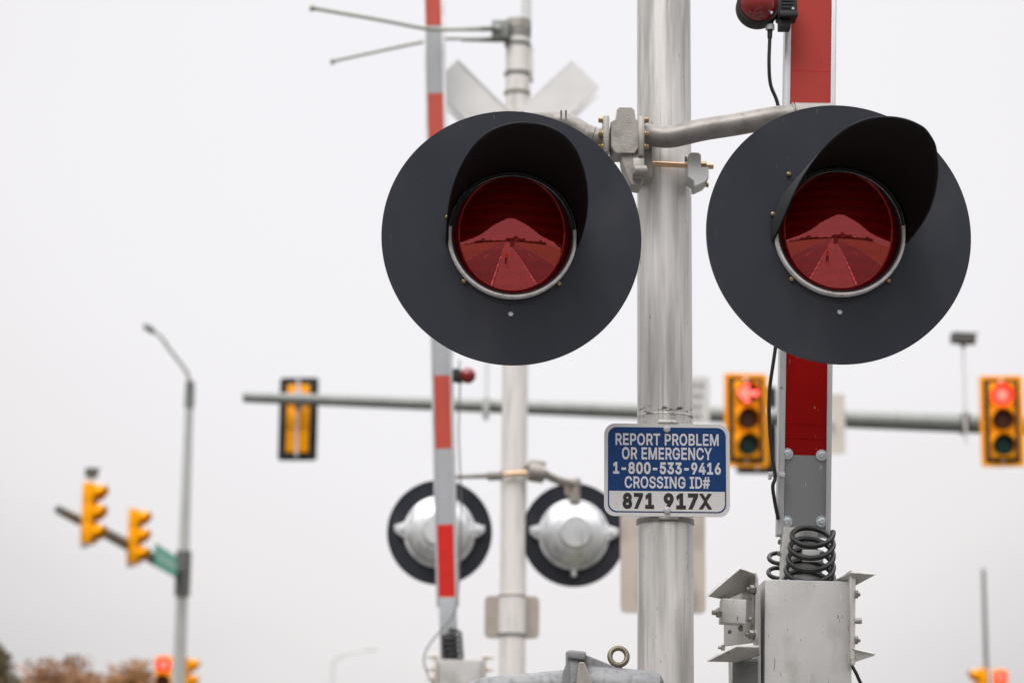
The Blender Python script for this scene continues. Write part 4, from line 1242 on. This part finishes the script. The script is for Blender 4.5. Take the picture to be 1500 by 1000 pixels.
fp = SC(FD, 690)
b = MB()                                     # crossarm hardware
b.cyl(PN(672, 698, 13.78), PN(722, 696, 13.62), .012, .016, 16)
b.cyl(PN(640, 699, 13.88), PN(676, 698, 13.78), .014, .012, 16)
b.cyl(PN(716, 697, 13.60), PN(736, 696, 13.56), .026, .026, 16)
b.build('arm', M['cast'], fmast)
b = MB()
b.cyl(PN(737, 694.5, 13.50), PN(772, 692, 13.50), .013, .013, 16)
b.build('tie_rod', M['copper'], fmast)
b = MB()
b.box(PN(786, 690, 13.6), (26 * fp, .11, 30 * fp), Matrix.Rotation(R(8), 3, 'Y'), .02)
b.cyl(PN(776, 690, 13.52), PN(800, 692, 13.52), .045, .038, 16)
b.cyl(PN(768, 683, 13.6), PN(778, 684, 13.6), .026, .026, 12)
b.build('clamp_casting', M['cast'], fmast)
b = MB()
b.tube(smooth_path([PN(798, 694, 13.62), PN(815, 702, 13.72), PN(830, 706, 13.84), PN(840, 708, 13.94)], 5), .024, 16)
b.build('arm', M['cast'], fmast)
c = MB()
c.box(PN(836, 712, 13.95), (17 * fp, .06, 26 * fp), None, .01)
c.build('hanger_bracket', M['tan'], fmast)

cb0 = PN(753, 213, FD)
for lab, dy, rot, mm, nm2, extra in (('grey backed crossbuck boards on the camera side of the far mast', -.088, 0, 'crossgrey', 'crossbuck', 0),
                              ('white crossbuck boards on the track side of the far mast', .088, 0, 'crosswhite', 'crossbuck', .012)):
    t = thing('crossbuck', cb0 + Vector((0, dy, 0)), lab, 'crossbuck sign', 'crossbucks on the far mast')
    for k, a in enumerate((45, -45)):
        b = MB()
        b.box((0, (k - .5) * .006, 0), (.229, .004, 1.15), Matrix.Rotation(R(a), 3, 'Y'))
        blade = b.build('blade', M[mm], t, False, smooth=0)
        if dy < 0:
            for s_ in (-1, 1):
                c = MB()
                c.box(Matrix.Rotation(R(a), 3, 'Y') @ Vector((s_ * .106, -.005, 0)), (.008, .004, 1.12), Matrix.Rotation(R(a), 3, 'Y'))
                c.build('stiffener', M['crosswhite'], blade, False, smooth=0)
    c = MB()
    c.box((0, (-.008 if dy < 0 else .008), 0), (.14, .012, .14), None, .003)
    c.build('hub_plate', M['cast'], t, False)

aer = thing('aerial', PN(735, 45, 13.5), 'two long bent olive aerial rods clamped to the far mast top', 'aerial')
b = MB()
b.box(PN(733, 46, 13.55), (26 * fp, .10, 28 * fp), None, .008)
b.cyl(PN(722, 40, 13.5), PN(732, 44, 13.5), .022, .026, 12)
b.build('clamp', M['galv'], aer)
for pts, r in (([(722, 42, 13.5), (700, 42.5, 13.45), (650, 43.5, 13.2), (622, 42, 13.12), (560, 30, 13.05), (457, 12, 12.9)], .0105),
               ([(740, 58, 13.55), (700, 57.5, 13.6), (652, 57, 13.7), (618, 62, 13.8), (560, 74, 13.9), (487, 90, 14.0)], .0095)):
    b = MB()
    b.tube(smooth_path([PN(*q) for q in pts], 4), r, 12)
    rod = b.build('rod', M['oliverod'], aer)
    c = MB()
    e = PN(*pts[-1])
    c.cyl(e + Vector((-.012, 0, 0)), e + Vector((.012, 0, 0)), .018, .018, 12)
    c.build('tip', M['oliverod'], rod)
    c = MB()
    c.cyl(PN(722, pts[0][1], pts[0][2]), PN(676, pts[1][1] + .6, pts[1][2] - .03), .017, .011, 12)
    c.build('ferrule', M['galv'], rod)
b = MB()
ap = PN(770.5, 60, 16.5)
b.cyl((ap.x, ap.y, 0), (ap.x, ap.y, 8.6), .034, .034, 20)
tag(b.build('slender_pole', M['palerod']), 'slender pale pole rising behind the far mast top', 'pole')

# far sign back on the mast
fs = PN(750, 899, 13.5)
t = thing('emergency_sign', fs + Vector((0, .19, 0)), 'back of a small tan sign plate strapped to the far mast', 'sign', 'crossing notice signs')
b = MB()
b.plate([rrect(-.1525, -.118, .1525, .118, .03, 8)], .004)
b.build('panel', M['tan'], t, False)
b = MB()
b.lathe([(FR + .001, -.10), (FR + .005, -.10), (FR + .005, .105), (FR + .001, .105)], 32, Matrix.Translation((fm.x - fs.x, fm.y - fs.y - .19, 0)) @ Matrix.Rotation(R(90), 4, 'X'))
b.build('sleeve', M['farmast'], t, False)
for z in (-.103, .112):
    c = MB()
    c.lathe([(FR + .001, -.006), (FR + .009, -.006), (FR + .009, .006), (FR + .001, .006)], 32, Matrix.Translation((fm.x - fs.x, fm.y - fs.y - .19, z)) @ Matrix.Rotation(R(90), 4, 'X'))
    c.build('strap', M['galv' if z < 0 else 'tan'], t, False)

# larger sign back on a post hidden by the near mast
q = PN(971, 815, 13.2)
t = thing('road_sign', (q.x, q.y, 0), 'back of a tall tan metal sign showing on both sides of the near mast', 'sign')
b = MB()
b.plate([rrect(-.229, -.305, .229, .305, .03, 6)], .004, Matrix.Translation((0, 0, q.z)))
b.build('panel', M['tan'], t, False)
b = MB()
b.box((0, -.03, q.z / 2 - .02), (.06, .05, q.z + .5), None, .004)
b.build('post', M['galvpale'], t, False)

# ------------------------------------------------------------------ far gate arm
G2Y = PN(650, 600, 13.3).y
b2 = PY(655.5, 877, G2Y)
t2 = PY(635, 0, G2Y)
lean2 = math.atan2(t2.x - b2.x, t2.z - b2.z)
def G2(v):
    f_ = (877 - v) / 877
    return (PY(655.5 - 20.5 * f_, v, G2Y) - b2).length * (1 if v < 877 else -1)
g2 = thing('crossing_gate', b2, 'blurred raised gate arm with red and silver stripes further back', 'crossing gate', 'raised crossing gates', (0, lean2, 0))
w2 = .061
h2 = G2(-60)
for sx_ in (-1, 1):
    b = MB()
    wr = .014 if sx_ < 0 else .019
    b.box((sx_ * (w2 - wr / 2), .01, h2 / 2 - .02), (wr, .05, h2 + .04), None, .003)
    b.build('rail', M['rail'], g2, False)
b = MB()
b.box((0, .012, h2 / 2 - .02), (2 * w2 - .03, .03, h2 + .03))
b.build('core', M['rail'], g2, False, smooth=0)
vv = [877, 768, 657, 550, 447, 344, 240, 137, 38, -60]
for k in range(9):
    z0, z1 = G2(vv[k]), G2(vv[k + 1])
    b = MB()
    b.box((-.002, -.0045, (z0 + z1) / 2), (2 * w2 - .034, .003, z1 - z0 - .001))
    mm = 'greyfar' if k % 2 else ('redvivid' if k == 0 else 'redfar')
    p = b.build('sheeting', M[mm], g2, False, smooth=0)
    p['label'] = {'greyfar': 'silver grey sheeting', 'redvivid': 'bright red sheeting', 'redfar': 'pale orange red sheeting'}[mm]
b = MB()
b.box((.001, .008, -.17), (.095, .045, .36), None, .004)
b.build('stem', M['greyfar'], g2, False)
c = MB()
c.cyl((-.002, -.006, -.005), (-.002, -.0075, -.005), .03, .03, 20)
c.build('rounded_end', M['redvivid'], g2, False)
lp = PN(685, 549.5, 13.22)
gl2 = thing('gate_lamp', lp, 'small red gate lamp with black bracket on the edge of the far gate arm', 'lamp', 'gate lamps')
b = MB()
b.lathe([(.001, -.03), (.02, -.028), (.036, -.018), (.045, 0), (.045, .012), (.036, .03), (.001, .035)], 28, caps=True)
b.build('lens', M['lampred'], gl2, False)
b = MB()
b.box((-.062, .01, .0), (.042, .05, .072), None, .006)
b.box((-.045, .01, -.028), (.03, .03, .03), None, .004)
b.cyl((-.046, .0, .03), (-.046, .0, .085), .004, .003, 8)
b.build('bracket', M['black'], gl2, False)
b = MB()
b.tube(smooth_path([PN(674, 558, 13.22), PN(673, 590, 13.25), PN(672, 640, 13.26), PN(675, 720, 13.26), PN(674, 800, 13.26), PN(671, 868, 13.25), PN(664, 900, 13.22),
                    PN(646, 922, 13.2), PN(628, 945, 13.2), PN(621, 965, 13.2), PN(626, 985, 13.2), PN(640, 1010, 13.2)], 6), .0042, 8)
tag(b.build('lamp_cable', M['galvdark']), 'thin dark cable looping beside the far gate arm', 'cable')
tag(coil(PN(664, 968, 13.22), PN(661, 926, 13.22), .052, .0085, 5.3, R(-24)).build('coiled_cable', M['coil']),
    'small blurred black coil under the far gate arm', 'coiled cable', 'coiled gate cables')
q = PN(674, 1000, 13.25)
t = thing('gate_mechanism', (q.x, q.y, 0), 'blurred pale gate mechanism box below the far gate arm', 'gate mechanism', 'gate mechanisms')
zt2 = PN(674, 967, 13.25).z
b = MB()
b.box((0, 0, zt2 - .25), (62 * 13.25 / F, .18, .5), None, .01)
b.build('case', M['box'], t, False)
b = MB()
b.box((0, .02, (zt2 - .5) / 2), (.34, .32, zt2 - .5), None, .01)
b.build('pedestal', M['box'], t, False)
for sx_ in (-1, 1):
    c = MB()
    for z in (.015, -.05, -.10):
        c.hexbolt((sx_ * .118, -.05, zt2 + z), (sx_, 0, 0), .016, .03, shank=.03)
    c.box((sx_ * .128, 0, zt2 - .08), (.02, .16, .16), None, .003)
    c.build('channel', M['tan'], t, False)

# ------------------------------------------------------------------ traffic signals
def make_signal(label, group, states, plate='yellow', arrow=None):
    t = thing('traffic_signal', (0, 0, 0), label, 'traffic signal', group)
    b = MB()
    for z in (-.357, 0, .357):
        b.box((0, .02, z), (.345, .19, .352), None, .018)
    b.box((0, .1225, 0), (.055, .016, 1.04), None, .004)
    b.build('housing', M['yellow'], t, False)
    b = MB()
    b.plate([rrect(-.305, -.655, .305, .655, .05, 5), list(reversed(rrect(-.174, -.535, .174, .535, .02, 3)))], .004, Matrix.Translation((0, .03, 0)))
    b.build('backplate', M['black'], t, False, smooth=0)
    if plate == 'yellow':
        b = MB()
        b.plate([rrect(-.304, -.654, .304, .654, .05, 5), list(reversed(rrect(-.246, -.602, .246, .602, .02, 3)))], .003, Matrix.Translation((0, .026, 0)))
        b.build('reflective_border', M['yellow'], t, False, smooth=0)
    for z, st in zip((.357, 0, -.357), states):
        b = MB()
        b.lathe([(.150, -.078), (.13, -.090), (.08, -.10), (.001, -.104)], 32, Matrix.Translation((0, 0, z)), True)
        lit = st == 'redlit'
        o = b.build('signal_lens', M['darklens' if (arrow and lit) else st], t, False)
        if lit and not arrow:
            c = MB()
            c.lathe([(.075, -.101), (.05, -.106), (.001, -.109)], 24, Matrix.Translation((0, 0, z)), True)
            c.build('lit_core', M['redlitcore'], o, False)
        if lit and arrow:
            c = MB()
            k = arrow
            pts = [(-.145, .0), (-.03, .125), (.030, .125), (.03, .10), (-.03, .035), (.145, .035), (.145, -.035), (-.03, -.035), (.03, -.10), (.03, -.125), (-.03, -.125)]
            c.plate([[(x, y + z) for x, y in pts]], .010, Matrix.Translation((0, -.112, 0)))
            c.build('arrow', M['redlitcore'], o, False, smooth=0)
        # visor: tunnel open at the bottom
        b = MB()
        rows = []
        for i in range(25):
            ph = R(-125 + 250 * i / 24)
            ln = .20 if abs(math.degrees(ph)) < 70 else .20 - .14 * (abs(math.degrees(ph)) - 70) / 55
            rows.append([(.163 * math.sin(ph), -.07, z + .163 * math.cos(ph)), (.163 * math.sin(ph), -.07 - ln, z + .163 * math.cos(ph) - .02)])
        vs = [[b.bm.verts.new(p) for p in r_] for r_ in rows]
        for i in range(24):
            b.bm.faces.new((vs[i][0], vs[i + 1][0], vs[i + 1][1], vs[i][1]))
        o = b.build('visor', M['yellow'], t, False)
        sm = o.modifiers.new('Solidify', 'SOLIDIFY')
        sm.thickness = .004
    b = MB()
    b.cyl((0, .155, -.60), (0, .155, .60), .022, .022, 12)
    for z in (-.58, .58):
        b.box((0, .09, z), (.05, .14, .05), None, .005)
    b.build('bracket', M['palerod'], t, False)
    return t

SG = 'traffic signal heads'
ts = make_signal('yellow bordered traffic signal showing a red left arrow beside the near gate arm', SG, ('redlit', 'amberlens', 'greenlens'), arrow=True)
ts.location = PD(1093.5, 614.5, 33.4)
ts.rotation_euler = (0, 0, R(5))
ts2 = make_signal('yellow bordered traffic signal showing a round red light at the picture edge', SG, ('redlit', 'amberlens', 'greenlens'))
ts2.location = PD(1468, 616, 34.2)
ts2.rotation_euler = (0, 0, R(-6))
def back_signal(label, u, v, d, rz):
    o = copy_tree(proto_dark)
    o.location = PD(u, v, d)
    o.rotation_euler = (0, 0, R(rz))
    o['label'] = label
    return o
proto_dark = make_signal('traffic signal seen from behind with black backplate near the tip of the long arm', SG, ('darklens', 'amberlens', 'greenlens'), plate='black')
proto_dark.location = PD(437.5, 614, 37.7)
proto_dark.rotation_euler = (0, 0, R(176))
back_signal('black backed traffic signal mostly hidden behind the red arrow signal', 1108, 630, 35.8, 178)
bare = []
for u, v, d, lab in ((133, 752, 43.0, 'yellow side-on traffic signal nearest the tip of the short mast arm'),
                     (199, 786, 48.0, 'yellow side-on traffic signal next to the green street sign')):
    o = back_signal(lab, u, v, d, 80)
    bare.append(o)
# low signals on the poles
ts3 = copy_tree(ts2)
ts3.location = PD(239, 997, 52)
ts3.rotation_euler = (0, 0, R(4))
ts3['label'] = 'low traffic signal with round red light left of the tall lamp pole'
o = back_signal('low side-on yellow traffic signal right of the tall lamp pole', 273, 999, 54, 88)
bare.append(o)
ts4 = copy_tree(ts2)
ts4.location = PD(1465.5, 1013, 58)
ts4.rotation_euler = (0, 0, R(-3))
ts4['label'] = 'low traffic signal with round red light right of the thin far pole'
o = back_signal('low side-on yellow traffic signal left of the thin far pole', 1437, 1012, 58, -80)
bare.append(o)
for o in [ts3, ts4] + bare:
    for ch in list(o.children):
        if ch.name.startswith(('backplate', 'reflective_border')):
            bpy.data.objects.remove(ch)

# long mast arm with its pole off to the side
a0, a1 = PD(360, 581.5, 37.4), PD(1470, 622, 34.75)
dirv = (a1 - a0)
base = a0 + dirv * 1.75
arm = thing('signal_gantry', (base.x, base.y, 0), 'long grey horizontal mast arm carrying traffic signals behind the crossing', 'mast arm', 'traffic signal mast arms')
b = MB()
b.tube([a0, a0 + dirv * .5, a1, base], [.082, .112, .140, .18], 24)
b.build('arm_tube', M['galv'], arm)
b = MB()
b.cyl(a0 + dirv * -.002, a0 + dirv * .0, .082, .082, 20)
b.build('end_cap', M['galvdark'], arm)
b = MB()
b.cyl((base.x, base.y, 0), (base.x, base.y, base.z + .4), .2, .16, 24)
b.build('pole', M['galv'], arm)
for u, v, d in ((437.5, 586, 37.4), (1095, 609, 35.1), (1452, 621, 34.8), (1413, 620, 34.8), (712, 597, 36.3)):
    c = MB()
    q = PD(u, v, d)
    c.box(q, (.10, .26, .30), None, .02)
    c.build('clamp', M['galvdark' if u > 1300 else 'galvpale'], arm)

# detection camera on its riser
def detector(name, label, u, vtop, vbot, d, wd, rz):
    q0, q1 = PD(u, vbot, d), PD(u, vtop, d)
    t = thing(name, (q1.x, q1.y, q0.z), label, 'camera', 'detection cameras on mast arms')
    hgt = q1.z - q0.z
    b = MB()
    b.cyl((0, 0, 0), (0, 0, hgt), .018, .018, 12)
    b.build('riser', M['palerod' if wd > .3 else 'galvpale'], t, False)
    rm = Matrix.Rotation(R(rz), 3, 'Z')
    b = MB()
    b.cyl(rm @ Vector((-wd / 2, 0, hgt + .09)), rm @ Vector((wd / 2, 0, hgt + .09)), .075, .075, 20)
    b.box(rm @ Vector((.02, 0, hgt + .17)), (wd * 1.1, .17, .014), rm, .004)
    b.build('camera_body', M['galvdark'], t, False)
    c = MB()
    c.box((0, 0, hgt + .0), (.07, .07, .05), None, .01)
    c.build('tilt_mount', M['galvdark'], t, False)
    return t
detector('detection_camera', 'dark detection camera on a thin riser above the long arm near the picture edge', 1411, 506, 655, 34.4, .34, 12)
detector('detection_camera', 'small dark detection camera above the side-on signal on the short arm', 134, 700, 760, 43.4, .24, 10)
b = MB()
q = PD(712.5, 606, 36.2)
b.cyl((q.x, q.y, q.z - .1), (q.x, q.y, q.z + 1.5), .022, .022, 12)
tag(b.build('riser_pipe', M['palerod']), 'faint pale riser pipe on the long arm beside the far gate lamp', 'pipe')

# sign plates on the long arm
q = PD(1007, 585, 33.9)
t = thing('lane_sign', q, 'white lane sign with dark lines on the long arm, half hidden by the near mast', 'sign')
b = MB()
b.plate([rrect(-.31, -.33, .31, .33, .03, 4)], .006)
pn = b.build('panel', M['signwhite'], t, False)
b = MB()
M['greyink'] = mat('grey sign legend', (.25, .25, .26), .6, 0, .1)
for z, x0, x1 in ((.20, -.24, .24), (.05, -.2, .22), (-.10, -.24, .20), (-.24, -.15, .2)):
    n_ = 5
    for k in range(n_):
        xa = x0 + (x1 - x0) * (k + .5) / n_
        b.box((xa, -.002, z), ((x1 - x0) / n_ * .66, .004, .085))
b.build('lettering', M['greyink'], pn, False, smooth=0)
c = MB()
c.box((0, .12, 0), (.05, .24, .05))
c.build('bracket', M['galvpale'], t, False)
q = PD(1219, 618, 34.9)
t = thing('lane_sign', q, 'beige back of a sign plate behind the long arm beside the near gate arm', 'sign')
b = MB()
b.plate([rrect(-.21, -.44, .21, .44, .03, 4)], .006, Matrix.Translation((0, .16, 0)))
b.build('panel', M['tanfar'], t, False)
c = MB()
c.box((0, .09, 0), (.05, .13, .05))
c.build('bracket', M['galvpale'], t, False)

# ------------------------------------------------------------------ tall lamp pole with the short mast arm
pd_ = 54.0
p0 = PD(271, 760, pd_)
lpz = PD(279, 553, pd_).z
pole = thing('street_lamp', (p0.x, p0.y, 0), 'tall grey lamp pole with luminaire arm and a short signal arm', 'street lamp', 'street lamps')
b = MB()
b.tube([(p0.x, p0.y, 0), (p0.x, p0.y, PD(262, 850, pd_).z), (p0.x, p0.y, lpz)], [.165, .125, .085], 24)
b.build('pole', M['galvpale'], pole)
b = MB()
top = Vector((p0.x, p0.y, lpz - .08))
b.tube(smooth_path([top + Vector((0, 0, -.1)), PD(274, 546, pd_ - .1), PD(251, 515, pd_ - .5), PD(236, 494, pd_ - .8), PD(224, 484, pd_ - .9)], 5), .036, 12)
b.build('luminaire_arm', M['galvpale'], pole)
b = MB()
b.cyl((p0.x, p0.y, lpz - .55), (p0.x, p0.y, lpz + .03), .115, .105, 20)
b.build('pole_top_clamp', M['galv'], pole)
b = MB()
q = PD(218.5, 481.5, pd_ - .9)
b.box(q, (.24, .34, .11), Matrix.Rotation(R(28), 3, 'Y'), .04)
b.build('luminaire', M['galvdark'], pole)
b = MB()
for v in (824, 858):
    q = PD(264, v, pd_)
    b.cyl((p0.x, p0.y, q.z - .24), (p0.x, p0.y, q.z + .24), .175, .175, 20)
b.cyl((p0.x, p0.y, PD(264, 845, pd_).z - .3), (p0.x, p0.y, PD(264, 835, pd_).z + .3), .155, .155, 20)
b.build('arm_clamp', M['galvdark'], pole)
b = MB()
j = PD(262, 838, pd_)
b.tube([j, PD(160, 783, 46.5), PD(86, 746.5, 41.8)], [.135, .105, .075], 20)
b.build('signal_arm', M['galvdark'], pole)
t = PD(229, 821, 51.6)
o = thing('street_name_sign', t + Vector((.2, 0, 0)), 'green street name sign hanging from the short mast arm', 'street sign')
d_ = (PD(160, 783, 46.5) - j).normalized()
q3 = Matrix((d_, Vector((-d_.y, d_.x, 0)).normalized(), Vector((0, 0, 1)))).transposed()
b = MB()
b.box((0, 0, 0), (2.5, .02, .46), Matrix.Rotation(math.atan2(d_.y, d_.x), 3, 'Z'))
b.build('panel', M['green'], o, False, smooth=0)
b = MB()
M['greenpale'] = mat('pale street legend', (.45, .58, .53), .6, 0, .1)
for k in range(7):
    ln = (.09, .07, .10, .08, .09, .06, .1)[k]
    b.box(Matrix.Rotation(math.atan2(d_.y, d_.x), 3, 'Z') @ Vector((-.9 + k * .29, .0, 0)), (ln * 2, .030, .16), Matrix.Rotation(math.atan2(d_.y, d_.x), 3, 'Z'))
b.build('lettering', M['greenpale'], o, False, smooth=0)

# thin far pole at the other side, and a faint lamp far off
q = PD(1443, 920, 58.3)
b = MB()
b.cyl((q.x, q.y, 0), (q.x, q.y, PD(1441, 831, 58.3).z), .085, .05, 16)
tag(b.build('thin_pole', M['galv']), 'thin bare grey pole between two low signals at the picture edge', 'pole')
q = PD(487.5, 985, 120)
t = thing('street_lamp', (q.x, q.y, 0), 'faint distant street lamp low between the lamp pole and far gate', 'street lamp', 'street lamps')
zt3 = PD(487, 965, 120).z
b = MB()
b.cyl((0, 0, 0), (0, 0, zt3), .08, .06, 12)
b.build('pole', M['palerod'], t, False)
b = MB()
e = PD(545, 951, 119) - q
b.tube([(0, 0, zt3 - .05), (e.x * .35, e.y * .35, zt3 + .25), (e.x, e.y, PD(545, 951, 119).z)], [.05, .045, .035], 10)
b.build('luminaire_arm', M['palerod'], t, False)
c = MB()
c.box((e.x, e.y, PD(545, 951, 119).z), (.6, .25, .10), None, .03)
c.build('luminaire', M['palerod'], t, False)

# ------------------------------------------------------------------ trees
def tree(label, u, vtop, d, half, mleaf, density, dense=False):
    c0 = PD(u, vtop, d)
    H = c0.z
    t = thing('autumn_tree', (c0.x, c0.y, 0), label, 'tree', 'autumn trees')
    b = MB()
    rnd = random.Random(int(u * 31 + vtop))
    b.tube([(0, 0, 0), (.05, 0, H * .3), (0, .06, H * .6), (.03, 0, H * .88)], [.22, .17, .10, .03], 10)
    tips = []
    for k in range(26):
        z0 = H * rnd.uniform(.25, .8)
        a = rnd.uniform(0, 2 * PI)
        up_ = rnd.uniform(.25, .8)
        ln = half * rnd.uniform(.6, 1.05) * (1.0 if z0 < H * .6 else .65)
        p1 = Vector((math.cos(a) * ln * .5, math.sin(a) * ln * .5, z0 + up_ * ln * .4))
        p2 = Vector((math.cos(a + .3) * ln, math.sin(a + .3) * ln, min(z0 + up_ * ln, H * .97)))
        b.tube([(0, 0, z0), p1, p2], [.07, .04, .012], 6)
        tips += [p1, p2, (p1 + p2) / 2]
        for s_ in range(4):
            e = p2 + Vector((rnd.uniform(-.7, .7), rnd.uniform(-.7, .7), rnd.uniform(.1, .9))) * half * .35
            e.z = min(e.z, H)
            b.tube([p1.lerp(p2, .6), e], [.022, .006], 5)
            tips.append(e)
    b.build('trunk', M['bark'], t, False)
    b = MB()
    for q in tips:
        for k in range(density):
            o_ = Vector([max(-1.5, min(1.5, rnd.gauss(0, 1))) for _ in range(3)]) * half * .15
            p = q + o_
            if p.z > H or p.z < H * .2:
                continue
            n1 = Vector((rnd.uniform(-1, 1), rnd.uniform(-1, 1), rnd.uniform(-1, 1))).normalized()
            n2 = n1.orthogonal().normalized()
            sz = rnd.uniform(.06, .13)
            vs = [b.bm.verts.new(p + n1 * sz), b.bm.verts.new(p + n2 * sz * .6), b.bm.verts.new(p - n1 * sz), b.bm.verts.new(p - n2 * sz * .6)]
            b.bm.faces.new(vs)
    b.build('crown', mleaf, t, False, smooth=0)
for a in (('dark bronze tree cut by the picture edge', -36, 916, 62, 1.25, M['leafdark'], 130),
          ('brown autumn tree with a ragged top near the picture corner', 112, 955, 78, 1.9, M['leafbrown'], 60),
          ('rust brown rounded tree beside the low red signal', 170, 966, 84, 1.9, M['leaforange'], 70),
          ('sparse low autumn tree just behind the tall lamp pole', 226, 980, 96, 1.6, M['leafbrown'], 24)):
    tree(*a)

# ------------------------------------------------------------------ what the red lenses reflect (behind the viewer)
# photographer
def skin_chain(verts, edges, name, m, parent, sub=2):
    me = bpy.data.meshes.new(name)
    me.from_pydata([v[0] for v in verts], edges, [])
    o = bpy.data.objects.new(name, me)
    COL.objects.link(o)
    o.parent = parent
    sk = o.modifiers.new('Skin', 'SKIN')
    for i, v in enumerate(verts):
        r = v[1]
        me.skin_vertices[0].data[i].radius = r if isinstance(r, tuple) else (r, r)
    me.skin_vertices[0].data[0].use_root = True
    sk.use_smooth_shade = True
    ss = o.modifiers.new('Subdivision', 'SUBSURF')
    ss.levels = ss.render_levels = sub
    me.materials.append(m)
    return o
per = thing('person', (0, -.42, .14), 'person in orange vest and dark trousers raising a camera, reflected in the red lenses', 'person')
bodyv = [((0, 0, .92), (.15, .11)), ((0, .0, 1.10), (.14, .10)), ((0, 0, 1.28), (.16, .11)), ((0, .01, 1.40), (.07, .06)), ((0, .03, 1.47), (.055, .055)),
         ((0, .05, 1.58), (.082, .10)), ((0, .045, 1.66), (.06, .07)),
         ((.18, 0, 1.33), .062), ((.25, .10, 1.12), .046), ((.08, .27, 1.30), .032), ((-.18, 0, 1.33), .062), ((-.25, .10, 1.12), .046), ((-.08, .27, 1.30), .032),
         ((.10, 0, .84), .095), ((.11, .02, .48), .062), ((.115, -.02, .10), .045), ((.12, .13, .035), .04),
         ((-.10, 0, .84), .095), ((-.11, .02, .48), .062), ((-.115, -.02, .10), .045), ((-.12, .13, .035), .04)]
bodye = [(0, 1), (1, 2), (2, 3), (3, 4), (4, 5), (5, 6), (2, 7), (7, 8), (8, 9), (2, 10), (10, 11), (11, 12), (0, 13), (13, 14), (14, 15), (15, 16),
         (0, 17), (17, 18), (18, 19), (19, 20)]
body = skin_chain(bodyv, bodye, 'body', M['skin'], per)
vest = skin_chain([((0, 0, .90), (.175, .135)), ((0, 0, 1.1), (.165, .125)), ((0, 0, 1.28), (.185, .135)), ((0, .005, 1.37), (.10, .08))],
                  [(0, 1), (1, 2), (2, 3)], 'vest', M['vest'], per)
skin_chain([((0, 0, .90), (.16, .12)), ((.10, 0, .80), .108), ((.11, .02, .48), .075), ((.115, -.02, .10), .062), ((-.10, 0, .80), .108), ((-.11, .02, .48), .075),
            ((-.115, -.02, .10), .062)], [(0, 1), (1, 2), (2, 3), (0, 4), (4, 5), (5, 6)], 'trousers', M['jeans'], per)
skin_chain([((0, .0, 1.52), (.05, .05)), ((0, .005, 1.62), (.088, .085)), ((0, .03, 1.69), (.075, .085))], [(0, 1), (1, 2)], 'hair', M['hair'], per)
for sx_ in (-1, 1):
    for k in range(5):
        x = sx_ * (.085 - .0)
        z = 1.345 - .02 * k
        pts = [((sx_ * .082, .27, 1.30 + .012 * (2 - k)), .012), ((sx_ * .075, .31, 1.31 + .019 * (2 - k)), .009), ((sx_ * .045, .325, 1.31 + .018 * (2 - k)), .008)]
        if k == 0:
            pts = [((sx_ * .08, .26, 1.31), .013), ((sx_ * .06, .25, 1.345), .010), ((sx_ * .04, .26, 1.35), .008)]
        skin_chain(pts, [(0, 1), (1, 2)], 'finger', M['skin'], body, 1)
ph = thing('photo_camera', (0, -.13, 1.47), 'small black stills camera held up by the person', 'camera')
b = MB()
b.box((0, 0, 0), (.135, .05, .09), None, .01)
b.box((0, .0, .05), (.05, .045, .03), None, .008)
b.build('camera_body', M['black'], ph, False)
b = MB()
b.lathe([(.034, .02), (.036, .03), (.036, .085), (.03, .085)], 24)
b.build('objective', M['gasket'], ph, False)

# sign post behind the viewer
t = thing('road_sign', (1.15, -3.2, .14), 'square road sign on a post behind the viewer, reflected in the red lenses', 'sign')
b = MB()
b.plate([rrect(-.45, -.45, .45, .45, .04, 4)], .004, Matrix.Translation((0, 0, 2.2)))
b.build('panel', M['galvdark'], t, False)
b = MB()
b.box((0, -.03, 1.3), (.06, .05, 2.6), None, .004)
b.build('post', M['galvdark'], t, False)

# low wood on the horizon behind the viewer
b = MB()
rnd = random.Random(3)
for k in range(5200):
    x = rnd.uniform(-190, 190)
    hmax = 5 + 4 * math.sin(x * .05) + 2.5 * math.sin(x * .21 + 1) + (3 if x > 10 else 0)
    if hmax < 1.5:
        hmax = 1.5
    p = Vector((x, -150 + rnd.uniform(-8, 8), rnd.uniform(0, hmax)))
    n1 = Vector((rnd.uniform(-1, 1), rnd.uniform(-1, 1), rnd.uniform(-1, 1))).normalized()
    n2 = n1.orthogonal().normalized()
    sz = rnd.uniform(.9, 1.9)
    b.bm.faces.new([b.bm.verts.new(p + n1 * sz), b.bm.verts.new(p + n2 * sz), b.bm.verts.new(p - n1 * sz), b.bm.verts.new(p - n2 * sz)])
o = b.build('treeline', M['leafdark'], smooth=0)
o['kind'] = 'stuff'
o['label'] = 'dark treeline on the horizon behind the viewer'
